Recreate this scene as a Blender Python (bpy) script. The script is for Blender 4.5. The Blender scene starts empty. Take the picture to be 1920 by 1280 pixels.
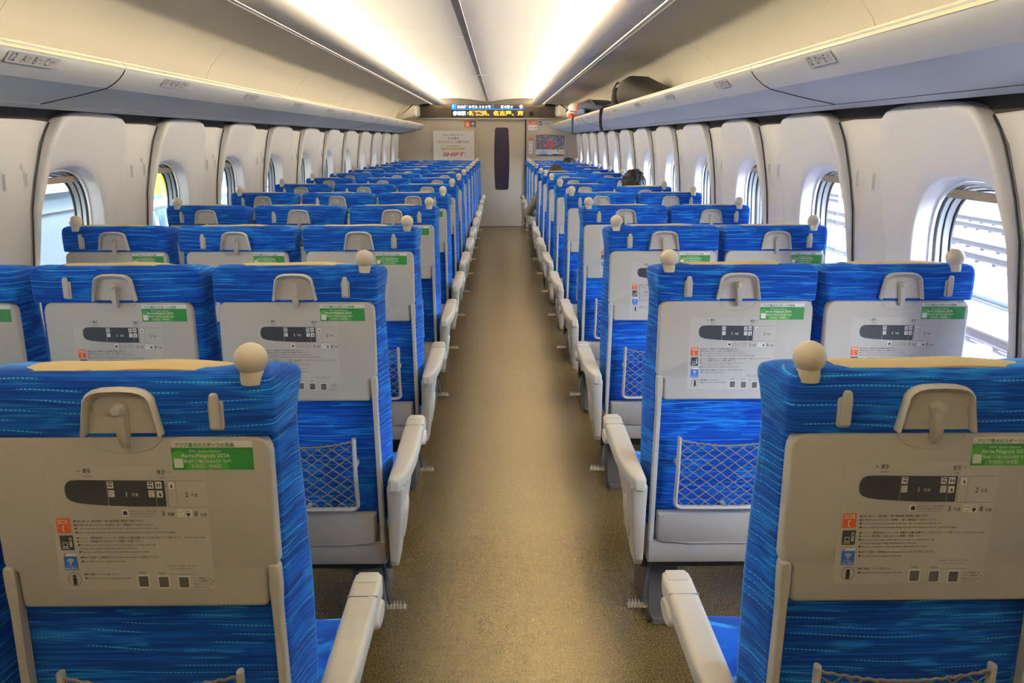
import bpy, bmesh, math, random
from mathutils import Vector, Matrix
random.seed(7)
PI = math.pi
S = bpy.context.scene
COL = S.collection

# ------------------------------------------------------------------ camera, sky, sun, exposure
cam_d = bpy.data.cameras.new('camera')
cam_d.sensor_width = 36.0
cam_d.lens = 1530.0 / 1920.0 * 36.0
cam_d.clip_start = 0.02
cam_d.clip_end = 400
cam = bpy.data.objects.new('camera', cam_d)
COL.objects.link(cam)
cam.location = (-0.0456, 0.0, 1.51)
cam.rotation_euler = (PI / 2 - 0.24236, 0.0, -0.0142)
S.camera = cam

W_ = bpy.data.worlds.new('sky')
S.world = W_
W_.use_nodes = True
wn = W_.node_tree
wn.nodes.clear()
wo = wn.nodes.new('ShaderNodeOutputWorld')
wb = wn.nodes.new('ShaderNodeBackground')
sky = wn.nodes.new('ShaderNodeTexSky')
sky.sky_type = 'NISHITA'
sky.sun_disc = False
sky.sun_elevation = math.radians(58)
sky.sun_rotation = math.radians(150)
sky.air_density = 1.0
sky.dust_density = 3.0
wb.inputs['Strength'].default_value = 2.3
wn.links.new(sky.outputs[0], wb.inputs[0])
wn.links.new(wb.outputs[0], wo.inputs[0])

sun_d = bpy.data.lights.new('sun', 'SUN')
sun_d.energy = 8.0
sun_d.angle = math.radians(3)
sun_d.color = (1.0, 0.96, 0.9)
sun = bpy.data.objects.new('sun', sun_d)
COL.objects.link(sun)
sun.rotation_euler = (math.radians(30), math.radians(10), 0)   # high, from behind the camera and the track side

COVE = 46.0            # strength of the cove tubes
SLIT = 1.6             # strength of the rack light slits
S.view_settings.view_transform = 'Standard'
S.view_settings.look = 'None'
S.view_settings.exposure = 1.32
S.view_settings.gamma = 1.0
S.view_settings.use_curve_mapping = False
S.cycles.use_adaptive_sampling = True
S.cycles.adaptive_threshold = 0.02
S.cycles.max_bounces = 7
S.cycles.diffuse_bounces = 4
S.cycles.glossy_bounces = 3
S.cycles.transparent_max_bounces = 16
S.cycles.caustics_reflective = False
S.cycles.caustics_refractive = False
S.cycles.sample_clamp_indirect = 8.0

XC = -0.255            # centre line of the car
P = 1.04               # seat pitch
Y0 = 1.155             # rear face of the nearest row
D = 14.65              # end wall

# ------------------------------------------------------------------ materials
MATS = {}
def nodes_of(name):
    m = bpy.data.materials.new(name)
    m.use_nodes = True
    nt = m.node_tree
    return m, nt, nt.nodes['Principled BSDF']

def mat(name, col, rough=0.5, metal=0.0, noise=0.0, nscale=60.0, bump=0.0, bscale=300.0, spec=None, coat=0.0):
    m, nt, b = nodes_of(name)
    b.inputs['Base Color'].default_value = (*col, 1)
    b.inputs['Roughness'].default_value = rough
    b.inputs['Metallic'].default_value = metal
    if spec is not None:
        b.inputs['Specular IOR Level'].default_value = spec
    if coat:
        b.inputs['Coat Weight'].default_value = coat
        b.inputs['Coat Roughness'].default_value = 0.1
    if noise or bump:
        tc = nt.nodes.new('ShaderNodeTexCoord')
    if noise:
        n = nt.nodes.new('ShaderNodeTexNoise'); n.inputs['Scale'].default_value = nscale
        n.inputs['Detail'].default_value = 4
        mx = nt.nodes.new('ShaderNodeMix'); mx.data_type = 'RGBA'
        mx.inputs['A'].default_value = (*[c * (1 - noise) for c in col], 1)
        mx.inputs['B'].default_value = (*[min(1, c * (1 + noise)) for c in col], 1)
        nt.links.new(tc.outputs['Object'], n.inputs['Vector'])
        nt.links.new(n.outputs['Fac'], mx.inputs['Factor'])
        nt.links.new(mx.outputs['Result'], b.inputs['Base Color'])
    if bump:
        n2 = nt.nodes.new('ShaderNodeTexNoise'); n2.inputs['Scale'].default_value = bscale
        bp = nt.nodes.new('ShaderNodeBump'); bp.inputs['Strength'].default_value = bump
        bp.inputs['Distance'].default_value = 0.002
        nt.links.new(tc.outputs['Object'], n2.inputs['Vector'])
        nt.links.new(n2.outputs['Fac'], bp.inputs['Height'])
        nt.links.new(bp.outputs[0], b.inputs['Normal'])
    MATS[name] = m
    return m

def emat(name, col, s):
    m = bpy.data.materials.new(name); m.use_nodes = True
    nt = m.node_tree; nt.nodes.clear()
    o = nt.nodes.new('ShaderNodeOutputMaterial'); e = nt.nodes.new('ShaderNodeEmission')
    e.inputs[0].default_value = (*col, 1); e.inputs[1].default_value = s
    nt.links.new(e.outputs[0], o.inputs[0])
    MATS[name] = m
    return m

def fabric(name, dark, mid, light, cyan):
    """woven blue moquette: horizontal streaks, dashes of cyan thread, paler cloud shapes"""
    m, nt, b = nodes_of(name)
    N = nt.nodes.new; L = nt.links.new
    tc = N('ShaderNodeTexCoord'); oi = N('ShaderNodeObjectInfo')
    sc = N('ShaderNodeVectorMath'); sc.operation = 'SCALE'
    cmb = N('ShaderNodeCombineXYZ')
    L(oi.outputs['Random'], cmb.inputs[0]); L(oi.outputs['Random'], cmb.inputs[2])
    L(cmb.outputs[0], sc.inputs[0]); sc.inputs['Scale'].default_value = 7.0
    ad = N('ShaderNodeVectorMath'); ad.operation = 'ADD'
    L(tc.outputs['Object'], ad.inputs[0]); L(sc.outputs[0], ad.inputs[1])
    def noise(scale, loc_scale, detail=2.0):
        mp = N('ShaderNodeMapping'); mp.inputs['Scale'].default_value = loc_scale
        n = N('ShaderNodeTexNoise'); n.inputs['Scale'].default_value = scale; n.inputs['Detail'].default_value = detail
        L(ad.outputs[0], mp.inputs[0]); L(mp.outputs[0], n.inputs['Vector'])
        return n.outputs['Fac']
    def ramp(src, p0, p1, c0, c1):
        r = N('ShaderNodeValToRGB')
        r.color_ramp.elements[0].position = p0; r.color_ramp.elements[1].position = p1
        r.color_ramp.elements[0].color = (*c0, 1); r.color_ramp.elements[1].color = (*c1, 1)
        L(src, r.inputs[0]); return r.outputs[0]
    def mixc(fac, a, c):
        mx = N('ShaderNodeMix'); mx.data_type = 'RGBA'
        L(fac, mx.inputs['Factor'])
        if isinstance(a, tuple): mx.inputs['A'].default_value = (*a, 1)
        else: L(a, mx.inputs['A'])
        if isinstance(c, tuple): mx.inputs['B'].default_value = (*c, 1)
        else: L(c, mx.inputs['B'])
        return mx.outputs['Result']
    one, zero = (1, 1, 1), (0, 0, 0)
    streak = ramp(noise(1.0, (5, 5, 230)), 0.42, 0.62, dark, mid)
    cloud = ramp(noise(1.0, (9, 9, 26), 1.0), 0.52, 0.60, zero, one)
    fine = ramp(noise(1.0, (14, 14, 420)), 0.46, 0.60, zero, (0.75, 0.75, 0.75))
    mulf = N('ShaderNodeMath'); mulf.operation = 'MULTIPLY'
    L(cloud, mulf.inputs[0]); L(fine, mulf.inputs[1])
    c1 = mixc(mulf.outputs[0], streak, light)
    # cyan running-stitch dashes on regular courses
    sx = N('ShaderNodeSeparateXYZ'); L(ad.outputs[0], sx.inputs[0])
    wob = N('ShaderNodeMath'); wob.operation = 'MULTIPLY_ADD'; wob.inputs[1].default_value = 0.03
    L(noise(1.0, (4, 4, 6), 0.0), wob.inputs[0]); L(sx.outputs['Z'], wob.inputs[2])
    cz = N('ShaderNodeMath'); cz.operation = 'MULTIPLY'; cz.inputs[1].default_value = 68.0; L(wob.outputs[0], cz.inputs[0])
    fr = N('ShaderNodeMath'); fr.operation = 'FRACT'; L(cz.outputs[0], fr.inputs[0])
    lt = N('ShaderNodeMath'); lt.operation = 'LESS_THAN'; lt.inputs[1].default_value = 0.13; L(fr.outputs[0], lt.inputs[0])
    xs = N('ShaderNodeMath'); xs.operation = 'ADD'; L(sx.outputs['X'], xs.inputs[0]); L(sx.outputs['Y'], xs.inputs[1])
    dx = N('ShaderNodeMath'); dx.operation = 'MULTIPLY'; dx.inputs[1].default_value = 150.0; L(xs.outputs[0], dx.inputs[0])
    df = N('ShaderNodeMath'); df.operation = 'FRACT'; L(dx.outputs[0], df.inputs[0])
    dl = N('ShaderNodeMath'); dl.operation = 'LESS_THAN'; dl.inputs[1].default_value = 0.72; L(df.outputs[0], dl.inputs[0])
    gate = ramp(noise(1.0, (7, 7, 70), 0.0), 0.50, 0.56, zero, (0.85, 0.85, 0.85))
    g1 = N('ShaderNodeMath'); g1.operation = 'MULTIPLY'; L(lt.outputs[0], g1.inputs[0]); L(dl.outputs[0], g1.inputs[1])
    g2 = N('ShaderNodeMath'); g2.operation = 'MULTIPLY'; L(g1.outputs[0], g2.inputs[0]); L(gate, g2.inputs[1])
    c2 = mixc(g2.outputs[0], c1, cyan)
    L(c2, b.inputs['Base Color'])
    b.inputs['Roughness'].default_value = 0.85
    b.inputs['Specular IOR Level'].default_value = 0.25
    b.inputs['Sheen Weight'].default_value = 0.35
    b.inputs['Sheen Tint'].default_value = (0.2, 0.6, 1.0, 1)
    nb = noise(1.0, (500, 500, 500), 0.0)
    bp = N('ShaderNodeBump'); bp.inputs['Strength'].default_value = 0.12; bp.inputs['Distance'].default_value = 0.001
    L(nb, bp.inputs['Height']); L(bp.outputs[0], b.inputs['Normal'])
    MATS[name] = m

def floor_material():
    m, nt, b = nodes_of('floor_vinyl')
    N = nt.nodes.new; L = nt.links.new
    tc = N('ShaderNodeTexCoord')
    n = N('ShaderNodeTexNoise'); n.inputs['Scale'].default_value = 230; n.inputs['Detail'].default_value = 3
    L(tc.outputs['Object'], n.inputs['Vector'])
    r = N('ShaderNodeValToRGB'); r.color_ramp.elements[0].position = 0.35; r.color_ramp.elements[1].position = 0.68
    r.color_ramp.elements[0].color = (0.072, 0.050, 0.017, 1); r.color_ramp.elements[1].color = (0.25, 0.182, 0.070, 1)
    L(n.outputs['Fac'], r.inputs[0]); L(r.outputs[0], b.inputs['Base Color'])
    b.inputs['Roughness'].default_value = 0.22
    b.inputs['IOR'].default_value = 2.1
    b.inputs['Specular IOR Level'].default_value = 1.0
    b.inputs['Anisotropic'].default_value = 0.0
    b.inputs['Specular Tint'].default_value = (1.0, 0.82, 0.50, 1)
    mp = N('ShaderNodeMapping'); mp.inputs['Scale'].default_value = (3, 62, 1)
    w = N('ShaderNodeTexNoise'); w.inputs['Scale'].default_value = 1.0; w.inputs['Detail'].default_value = 1
    L(tc.outputs['Object'], mp.inputs[0]); L(mp.outputs[0], w.inputs['Vector'])
    a = N('ShaderNodeMath'); a.operation = 'MULTIPLY_ADD'; a.inputs[1].default_value = 1.2
    L(w.outputs['Fac'], a.inputs[0]); L(n.outputs['Fac'], a.inputs[2])
    bp = N('ShaderNodeBump'); bp.inputs['Strength'].default_value = 0.5; bp.inputs['Distance'].default_value = 0.0015
    L(a.outputs[0], bp.inputs['Height']); L(bp.outputs[0], b.inputs['Normal'])
    MATS['floor_vinyl'] = m

def glass_material():
    m = bpy.data.materials.new('pane_glass'); m.use_nodes = True
    nt = m.node_tree; nt.nodes.clear()
    o = nt.nodes.new('ShaderNodeOutputMaterial'); t = nt.nodes.new('ShaderNodeBsdfTransparent')
    g = nt.nodes.new('ShaderNodeBsdfGlossy'); mx = nt.nodes.new('ShaderNodeMixShader')
    fz = nt.nodes.new('ShaderNodeFresnel'); fz.inputs[0].default_value = 1.06
    t.inputs[0].default_value = (0.88, 0.94, 0.96, 1); g.inputs['Roughness'].default_value = 0.02
    nt.links.new(fz.outputs[0], mx.inputs[0]); nt.links.new(t.outputs[0], mx.inputs[1]); nt.links.new(g.outputs[0], mx.inputs[2])
    nt.links.new(mx.outputs[0], o.inputs[0])
    MATS['pane_glass'] = m

fabric('seat_moquette', (0.002, 0.040, 0.34), (0.003, 0.108, 0.62), (0.012, 0.25, 0.80), (0.07, 0.50, 0.90))
floor_material(); glass_material()
mat('greige_plastic', (0.50, 0.475, 0.435), 0.55, noise=0.03, nscale=40, bump=0.10, bscale=900)
mat('bracket_plastic', (0.55, 0.52, 0.47), 0.45)
mat('shell_plastic', (0.40, 0.375, 0.335), 0.5, bump=0.08, bscale=900)
mat('cream_plastic', (0.62, 0.56, 0.445), 0.38, noise=0.02)
mat('grip_plastic', (0.68, 0.61, 0.48), 0.42)
mat('arm_metal', (0.50, 0.47, 0.42), 0.4)
mat('linen', (0.58, 0.46, 0.255), 0.9, noise=0.04, nscale=300, bump=0.2, bscale=700)
mat('net_cord', (0.24, 0.21, 0.175), 0.7)
mat('dark_frame', (0.035, 0.05, 0.05), 0.5)
mat('pedal_metal', (0.55, 0.52, 0.42), 0.3, metal=0.8)
mat('under_floor', (0.10, 0.095, 0.09), 0.6)
mat('wall_white', (0.79, 0.787, 0.775), 0.5, bump=0.06, bscale=500)
mat('wall_pillar', (0.765, 0.755, 0.725), 0.5, bump=0.06, bscale=500)
mat('reveal_white', (0.82, 0.82, 0.80), 0.45)
mat('seal_dark', (0.012, 0.014, 0.018), 0.5)
mat('shade_dark', (0.045, 0.043, 0.045), 0.7)
mat('rail_grey', (0.33, 0.36, 0.37), 0.35, metal=0.4)
mat('blind_brown', (0.27, 0.235, 0.19), 0.6)
mat('rack_grey', (0.43, 0.475, 0.515), 0.5)  # slight blue puts reflected daylight into the rack's own colour
mat('rack_lip', (0.55, 0.565, 0.57), 0.4)
mat('lip_trim', (0.62, 0.50, 0.26), 0.35)
mat('rack_back', (0.66, 0.60, 0.485), 0.5, noise=0.03, nscale=5)
mat('ceiling_white', (0.88, 0.85, 0.78), 0.55)
mat('beam_cream', (0.66, 0.61, 0.52), 0.4)
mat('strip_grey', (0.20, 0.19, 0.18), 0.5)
mat('strip_mid', (0.30, 0.285, 0.27), 0.5)
mat('end_wall', (0.47, 0.415, 0.32), 0.5, noise=0.03, nscale=80)
mat('door_cream', (0.50, 0.445, 0.345), 0.45, noise=0.03, nscale=120)
mat('door_glass', (0.025, 0.018, 0.045), 0.25)
mat('band_brown', (0.060, 0.045, 0.027), 0.45)
mat('louver_brown', (0.035, 0.027, 0.018), 0.5)
mat('alu', (0.62, 0.58, 0.48), 0.3, metal=0.85)
mat('gap_black', (0.006, 0.006, 0.008), 0.8)
mat('sill_blue', (0.10, 0.11, 0.20), 0.5)
# print
mat('print_black', (0.020, 0.018, 0.016), 0.6)
mat('print_grey', (0.13, 0.12, 0.11), 0.6)
mat('print_white', (0.80, 0.79, 0.76), 0.5)
mat('label_film', (0.545, 0.52, 0.48), 0.35)
mat('print_orange', (0.78, 0.135, 0.03), 0.5)
mat('print_blue', (0.04, 0.17, 0.62), 0.5)
mat('print_green', (0.035, 0.28, 0.06), 0.45)
mat('print_green2', (0.10, 0.40, 0.07), 0.45)
mat('print_dkgreen', (0.02, 0.16, 0.04), 0.5)
mat('print_slate', (0.045, 0.05, 0.06), 0.5)
mat('plate_film', (0.46, 0.47, 0.49), 0.35)
mat('print_red', (0.62, 0.05, 0.03), 0.5)
mat('print_yellow', (0.80, 0.62, 0.06), 0.5)
mat('poster_paper', (0.83, 0.80, 0.74), 0.5)
mat('sign_dark', (0.10, 0.095, 0.08), 0.5)
emat('led_orange', (1.0, 0.30, 0.03), 1.5)
emat('led_white', (0.62, 0.85, 1.0), 1.3)
emat('led_blue', (0.04, 0.22, 0.75), 1.0)
emat('led_pink', (1.0, 0.35, 0.45), 1.2)
mat('led_panel', (0.008, 0.009, 0.014), 0.3)
emat('cove_tube', (1.0, 0.86, 0.63), COVE)
emat('slit_tube', (1.0, 0.84, 0.60), SLIT)
# bags and people
mat('bag_black', (0.030, 0.024, 0.017), 0.75, bump=0.3, bscale=60)
mat('bag_strap', (0.012, 0.011, 0.011), 0.7)
mat('bag_navy', (0.022, 0.030, 0.065), 0.75, bump=0.3, bscale=50)
mat('bag_blue', (0.05, 0.14, 0.28), 0.7)
mat('bag_white', (0.85, 0.83, 0.80), 0.6)
mat('bag_red', (0.72, 0.075, 0.02), 0.6)
mat('strap_teal', (0.02, 0.09, 0.13), 0.7)
mat('skin', (0.52, 0.31, 0.20), 0.55)
mat('hair_black', (0.022, 0.017, 0.013), 0.6, noise=0.6, nscale=90, bump=0.8, bscale=120)
mat('hair_brown', (0.075, 0.045, 0.022), 0.6, noise=0.6, nscale=90, bump=0.8, bscale=120)
mat('suit_grey', (0.21, 0.185, 0.135), 0.9, noise=0.15, nscale=25, bump=0.3, bscale=30)
mat('shirt_dark', (0.05, 0.05, 0.06), 0.9)
mat('shirt_pale', (0.55, 0.56, 0.60), 0.9)
mat('trouser_dark', (0.025, 0.025, 0.03), 0.9)
mat('jeans', (0.075, 0.155, 0.31), 0.9, noise=0.2, nscale=20)
mat('vest_yellow', (0.55, 0.60, 0.05), 0.8)
mat('shoe_dark', (0.02, 0.02, 0.02), 0.5)
mat('shoe_white', (0.6, 0.58, 0.55), 0.5)
# outside
mat('ballast', (0.135, 0.13, 0.135), 0.95, noise=0.55, nscale=14, bump=1.0, bscale=16)
mat('sleeper', (0.20, 0.195, 0.19), 0.9)
mat('rail_steel', (0.05, 0.035, 0.03), 0.6)
mat('pipe_grey', (0.10, 0.115, 0.13), 0.6)
mat('concrete', (0.24, 0.24, 0.24), 0.9, noise=0.15, nscale=3)
mat('platform_gate', (0.19, 0.25, 0.30), 0.3)
mat('rail_white', (0.55, 0.58, 0.62), 0.4)
mat('roof_grey', (0.45, 0.47, 0.50), 0.8)

# ------------------------------------------------------------------ mesh helpers
def newell(pts):
    n = 0
    for i in range(len(pts)):
        a = pts[i]; b = pts[(i + 1) % len(pts)]
        n += a[0] * b[1] - b[0] * a[1]
    return n

def roundpoly(pts, seg=4):
    """pts: (a, b, r) corner list -> polygon with rounded corners"""
    out = []
    n = len(pts)
    for i in range(n):
        p = Vector(pts[i][:2]); r = pts[i][2] if len(pts[i]) > 2 else 0
        if r <= 0:
            out.append((p.x, p.y)); continue
        a = Vector(pts[i - 1][:2]); b = Vector(pts[(i + 1) % n][:2])
        d1 = (a - p).normalized(); d2 = (b - p).normalized()
        ang = d1.angle(d2)
        t = min(r / math.tan(ang / 2), (a - p).length * 0.49, (b - p).length * 0.49)
        p1 = p + d1 * t; p2 = p + d2 * t
        for k in range(seg + 1):
            u = k / seg
            q = p1 * (1 - u) ** 2 + p * 2 * u * (1 - u) + p2 * u * u
            out.append((q.x, q.y))
    return out

def rrect(a0, a1, b0, b1, r, seg=4):
    return roundpoly([(a0, b0, r), (a1, b0, r), (a1, b1, r), (a0, b1, r)], seg)

def inset(poly, d):
    n = len(poly); sgn = 1 if newell(poly) > 0 else -1
    out = []
    for i in range(n):
        p = Vector(poly[i]); a = Vector(poly[i - 1]); b = Vector(poly[(i + 1) % n])
        e1 = (p - a); e2 = (b - p)
        e1 = e1.normalized() if e1.length > 1e-9 else Vector((0, 0))
        e2 = e2.normalized() if e2.length > 1e-9 else Vector((0, 0))
        n1 = Vector((-e1.y, e1.x)); n2 = Vector((-e2.y, e2.x))
        m = n1 + n2
        if m.length < 1e-6: m = n1
        m.normalize()
        c = max(0.4, m.dot(n1))
        q = p + m * (sgn * d / c)
        out.append((q.x, q.y))
    return out

XZ = lambda a, b, c: (a, c, b)      # outline in x,z; depth along y
XY = lambda a, b, c: (a, b, c)      # outline in x,y; depth along z
YZ = lambda a, b, c: (c, a, b)      # outline in y,z; depth along x

class MB:
    def __init__(s):
        s.v = []; s.f = []; s.m = []
    def add(s, verts, faces, mat=0):
        o = len(s.v)
        s.v += [tuple(p) for p in verts]
        s.f += [tuple(i + o for i in f) for f in faces]
        s.m += [mat] * len(faces)
        return s
    def loft(s, rings, cap0=True, cap1=True, closed=True, mat=0):
        n = len(rings[0]); vs = [p for r in rings for p in r]; fs = []
        for k in range(len(rings) - 1):
            for i in range(n if closed else n - 1):
                j = (i + 1) % n
                fs.append((k * n + i, k * n + j, (k + 1) * n + j, (k + 1) * n + i))
        if cap0: fs.append(tuple(range(n)))
        if cap1: fs.append(tuple(range((len(rings) - 1) * n, len(rings) * n)))
        return s.add(vs, fs, mat)
    def plate(s, poly, c0, c1, bev=0.0, mp=XZ, mat=0):
        if bev > 0:
            q = inset(poly, bev)
            sg = 1 if c1 > c0 else -1
            rings = [[mp(a, b, c0) for a, b in q], [mp(a, b, c0 + sg * bev) for a, b in poly],
                     [mp(a, b, c1 - sg * bev) for a, b in poly], [mp(a, b, c1) for a, b in q]]
        else:
            rings = [[mp(a, b, c0) for a, b in poly], [mp(a, b, c1) for a, b in poly]]
        return s.loft(rings, mat=mat)
    def box(s, x0, x1, y0, y1, z0, z1, bev=0.0, mat=0):
        return s.plate([(x0, z0), (x1, z0), (x1, z1), (x0, z1)], y0, y1, bev, XZ, mat)
    def flat(s, poly, c, mp=XZ, mat=0):
        return s.add([mp(a, b, c) for a, b in poly], [tuple(range(len(poly)))], mat)
    def tube(s, pts, r, n=8, mat=0, closed=False, flat=(1, 1), up=None):
        pts = [Vector(p) for p in pts]; rings = []
        rr = r if isinstance(r, (list, tuple)) else [r] * len(pts)
        ref = Vector(up) if up else Vector((0, 0, 1))
        N = len(pts)
        for i, p in enumerate(pts):
            if closed: t = pts[(i + 1) % N] - pts[i - 1]
            else: t = pts[min(i + 1, N - 1)] - pts[max(i - 1, 0)]
            t = t.normalized() if t.length > 1e-9 else Vector((0, 0, 1))
            a = ref.cross(t)
            if a.length < 1e-3: a = Vector((1, 0, 0)).cross(t)
            if a.length < 1e-3: a = Vector((0, 1, 0)).cross(t)
            a.normalize(); b = t.cross(a)
            rings.append([p + a * (rr[i] * flat[0] * math.cos(2 * PI * k / n)) + b * (rr[i] * flat[1] * math.sin(2 * PI * k / n)) for k in range(n)])
        if closed: rings.append(rings[0]); return s.loft(rings, False, False, mat=mat)
        return s.loft(rings, mat=mat)
    def lathe(s, prof, c=(0, 0, 0), n=20, mat=0, axis='z'):
        rings = []
        for r, h in prof:
            ring = []
            for k in range(n):
                a = 2 * PI * k / n; x = r * math.cos(a); y = r * math.sin(a)
                if axis == 'z': q = (c[0] + x, c[1] + y, c[2] + h)
                elif axis == 'y': q = (c[0] + x, c[1] + h, c[2] + y)
                else: q = (c[0] + h, c[1] + x, c[2] + y)
                ring.append(q)
            rings.append(ring)
        return s.loft(rings, mat=mat)
    def ellipsoid(s, c, r, n=16, m=10, mat=0, f=None):
        prof = []
        rings = []
        for j in range(m + 1):
            t = PI * (j + (0.02 if j == 0 else (-0.02 if j == m else 0))) / m
            ring = []
            for k in range(n):
                a = 2 * PI * k / n
                d = Vector((math.sin(t) * math.cos(a), math.sin(t) * math.sin(a), -math.cos(t)))
                q = Vector((d.x * r[0], d.y * r[1], d.z * r[2]))
                if f: q = f(d, q)
                ring.append((c[0] + q.x, c[1] + q.y, c[2] + q.z))
            rings.append(ring)
        return s.loft(rings, mat=mat)
    def mesh(s, name, mats, smooth=40):
        me = bpy.data.meshes.new(name)
        me.from_pydata(s.v, [], s.f)
        for q in (mats if isinstance(mats, (list, tuple)) else [mats]):
            me.materials.append(MATS[q])
        me.polygons.foreach_set('material_index', s.m)
        if smooth:
            bm = bmesh.new(); bm.from_mesh(me)
            bmesh.ops.recalc_face_normals(bm, faces=bm.faces)
            bm.to_mesh(me); bm.free()
            me.polygons.foreach_set('use_smooth', [True] * len(me.polygons))
            me.set_sharp_from_angle(angle=math.radians(smooth))
        me.update()
        return me
    def build(s, name, mats, parent=None, smooth=40):
        return obj(name, s.mesh(name, mats, smooth), parent)

def obj(name, me, parent=None):
    o = bpy.data.objects.new(name, me)
    COL.objects.link(o)
    if parent is not None: o.parent = parent
    return o
def empty(name, loc=(0, 0, 0), rz=0):
    o = bpy.data.objects.new(name, None); COL.objects.link(o)
    o.location = loc; o.rotation_euler = (0, 0, rz); o.empty_display_size = 0.1
    return o
def tag(o, label, cat, group=None):
    o['label'] = label; o['category'] = cat
    if group: o['group'] = group
    return o
def struct(o, label=None):
    o['kind'] = 'structure'
    if label: o['label'] = label
    return o

# ------------------------------------------------------------------ lettering
_TC = {}
def text_geo(s, bold=0.0, res=2, shear=0.0):
    key = (s, bold, res, shear)
    if key in _TC: return _TC[key]
    cu = bpy.data.curves.new('lettering', 'FONT'); cu.body = s; cu.size = 1.0
    cu.resolution_u = res; cu.offset = bold; cu.shear = shear
    o = bpy.data.objects.new('lettering', cu); COL.objects.link(o)
    dg = bpy.context.evaluated_depsgraph_get(); dg.update()
    me = o.evaluated_get(dg).to_mesh()
    vs = [(v.co.x, v.co.y) for v in me.vertices]; fs = [tuple(p.vertices) for p in me.polygons]
    o.evaluated_get(dg).to_mesh_clear()
    bpy.data.objects.remove(o); bpy.data.curves.remove(cu)
    _TC[key] = (vs, fs)
    return _TC[key]
def put_text(mb, s, x, y, size, mp, c, mat=0, width=None, align='L', bold=0.0, res=2, shear=0.0):
    """baseline-left at (x,y); width squeezes the line to that length; mp maps (a,b,c)->xyz"""
    vs, fs = text_geo(s, bold, res, shear)
    if not vs: return
    x0 = min(v[0] for v in vs); x1 = max(v[0] for v in vs)
    sx = size if width is None else width / max(1e-6, (x1 - x0))
    w = (x1 - x0) * sx
    ox = x - (w / 2 if align == 'C' else (w if align == 'R' else 0))
    mb.add([mp(ox + (v[0] - x0) * sx, y + v[1] * size, c) for v in vs], fs, mat)

# ------------------------------------------------------------------ room shell
HW = 1.575
def Wz(z): return 1.555 + 0.02 * (1.6 - z) / 0.55
Yb, Ye = -1.3, D

m = MB(); m.box(XC - 1.72, XC + 1.72, Yb, D + 0.1, -0.06, 0.0)
fl = struct(m.build('floor', 'floor_vinyl', smooth=0))

# ---- window bays, polar outlines around a centre
CY, CZ = 2.40, 1.08
PANEL = [(2.07, .34), (2.075, .96), (2.095, 1.1), (2.115, 1.25), (2.155, 1.36), (2.185, 1.425), (2.222, 1.495), (2.255, 1.54), (2.29, 1.575),
         (2.335, 1.603), (2.40, 1.617), (2.55, 1.622), (2.72, 1.62), (2.80, 1.614), (2.85, 1.603), (2.875, 1.585), (2.885, 1.55), (2.884, 1.43),
         (2.862, 1.25), (2.835, 1.1), (2.82, .9), (2.82, .34)]
OPEN = [(2.112, .86), (2.112, 1.0), (2.117, 1.1), (2.132, 1.18), (2.155, 1.25), (2.19, 1.315), (2.234, 1.363), (2.275, 1.384), (2.316, 1.396), (2.39, 1.403),
        (2.456, 1.403), (2.515, 1.396), (2.565, 1.382), (2.605, 1.362), (2.635, 1.335), (2.66, 1.295), (2.675, 1.25), (2.681, 1.2), (2.68, 1.1), (2.676, .95), (2.67, .86),
        (2.65, .81), (2.60, .775), (2.50, .765), (2.25, .765), (2.17, .78), (2.13, .81)]
BAY = [(1.98, 0.0), (3.02, 0.0), (3.02, 2.3), (1.98, 2.3)]
def ray_poly(th, poly):
    d = (math.cos(th), math.sin(th)); best = 0
    for i in range(len(poly)):
        ax, ay = poly[i][0] - CY, poly[i][1] - CZ
        bx, by = poly[(i + 1) % len(poly)][0] - CY, poly[(i + 1) % len(poly)][1] - CZ
        ex, ey = bx - ax, by - ay
        den = d[0] * ey - d[1] * ex
        if abs(den) < 1e-12: continue
        t = (ax * ey - ay * ex) / den
        u = (ax * d[1] - ay * d[0]) / den
        if t > 0 and -1e-6 <= u <= 1 + 1e-6: best = max(best, t)
    return best
angs = set(round(2 * PI * k / 72 - PI, 5) for k in range(72))
for pl in (PANEL, BAY):
    for a, b in pl: angs.add(round(math.atan2(b - CZ, a - CY), 5))
THS = []
for a in sorted(angs):
    if not THS or a - THS[-1] > 0.004: THS.append(a)
R_P = [ray_poly(t, PANEL) for t in THS]; R_O = [ray_poly(t, OPEN) for t in THS]; R_B = [ray_poly(t, BAY) for t in THS]
def ring(s, rads, off, k, pr=0.0):
    out = []
    for t, r in zip(THS, rads):
        y = CY + r * math.cos(t); z = CZ + r * math.sin(t)
        out.append((XC + s * (Wz(z) + off - pr * .030 * min(1, max(0, (z - 1.05) / .5))), y + P * k, z))
    return out
def lerp(A, B, t): return [a + (b - a) * t for a, b in zip(A, B)]
KS = list(range(-1, 12))

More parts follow.
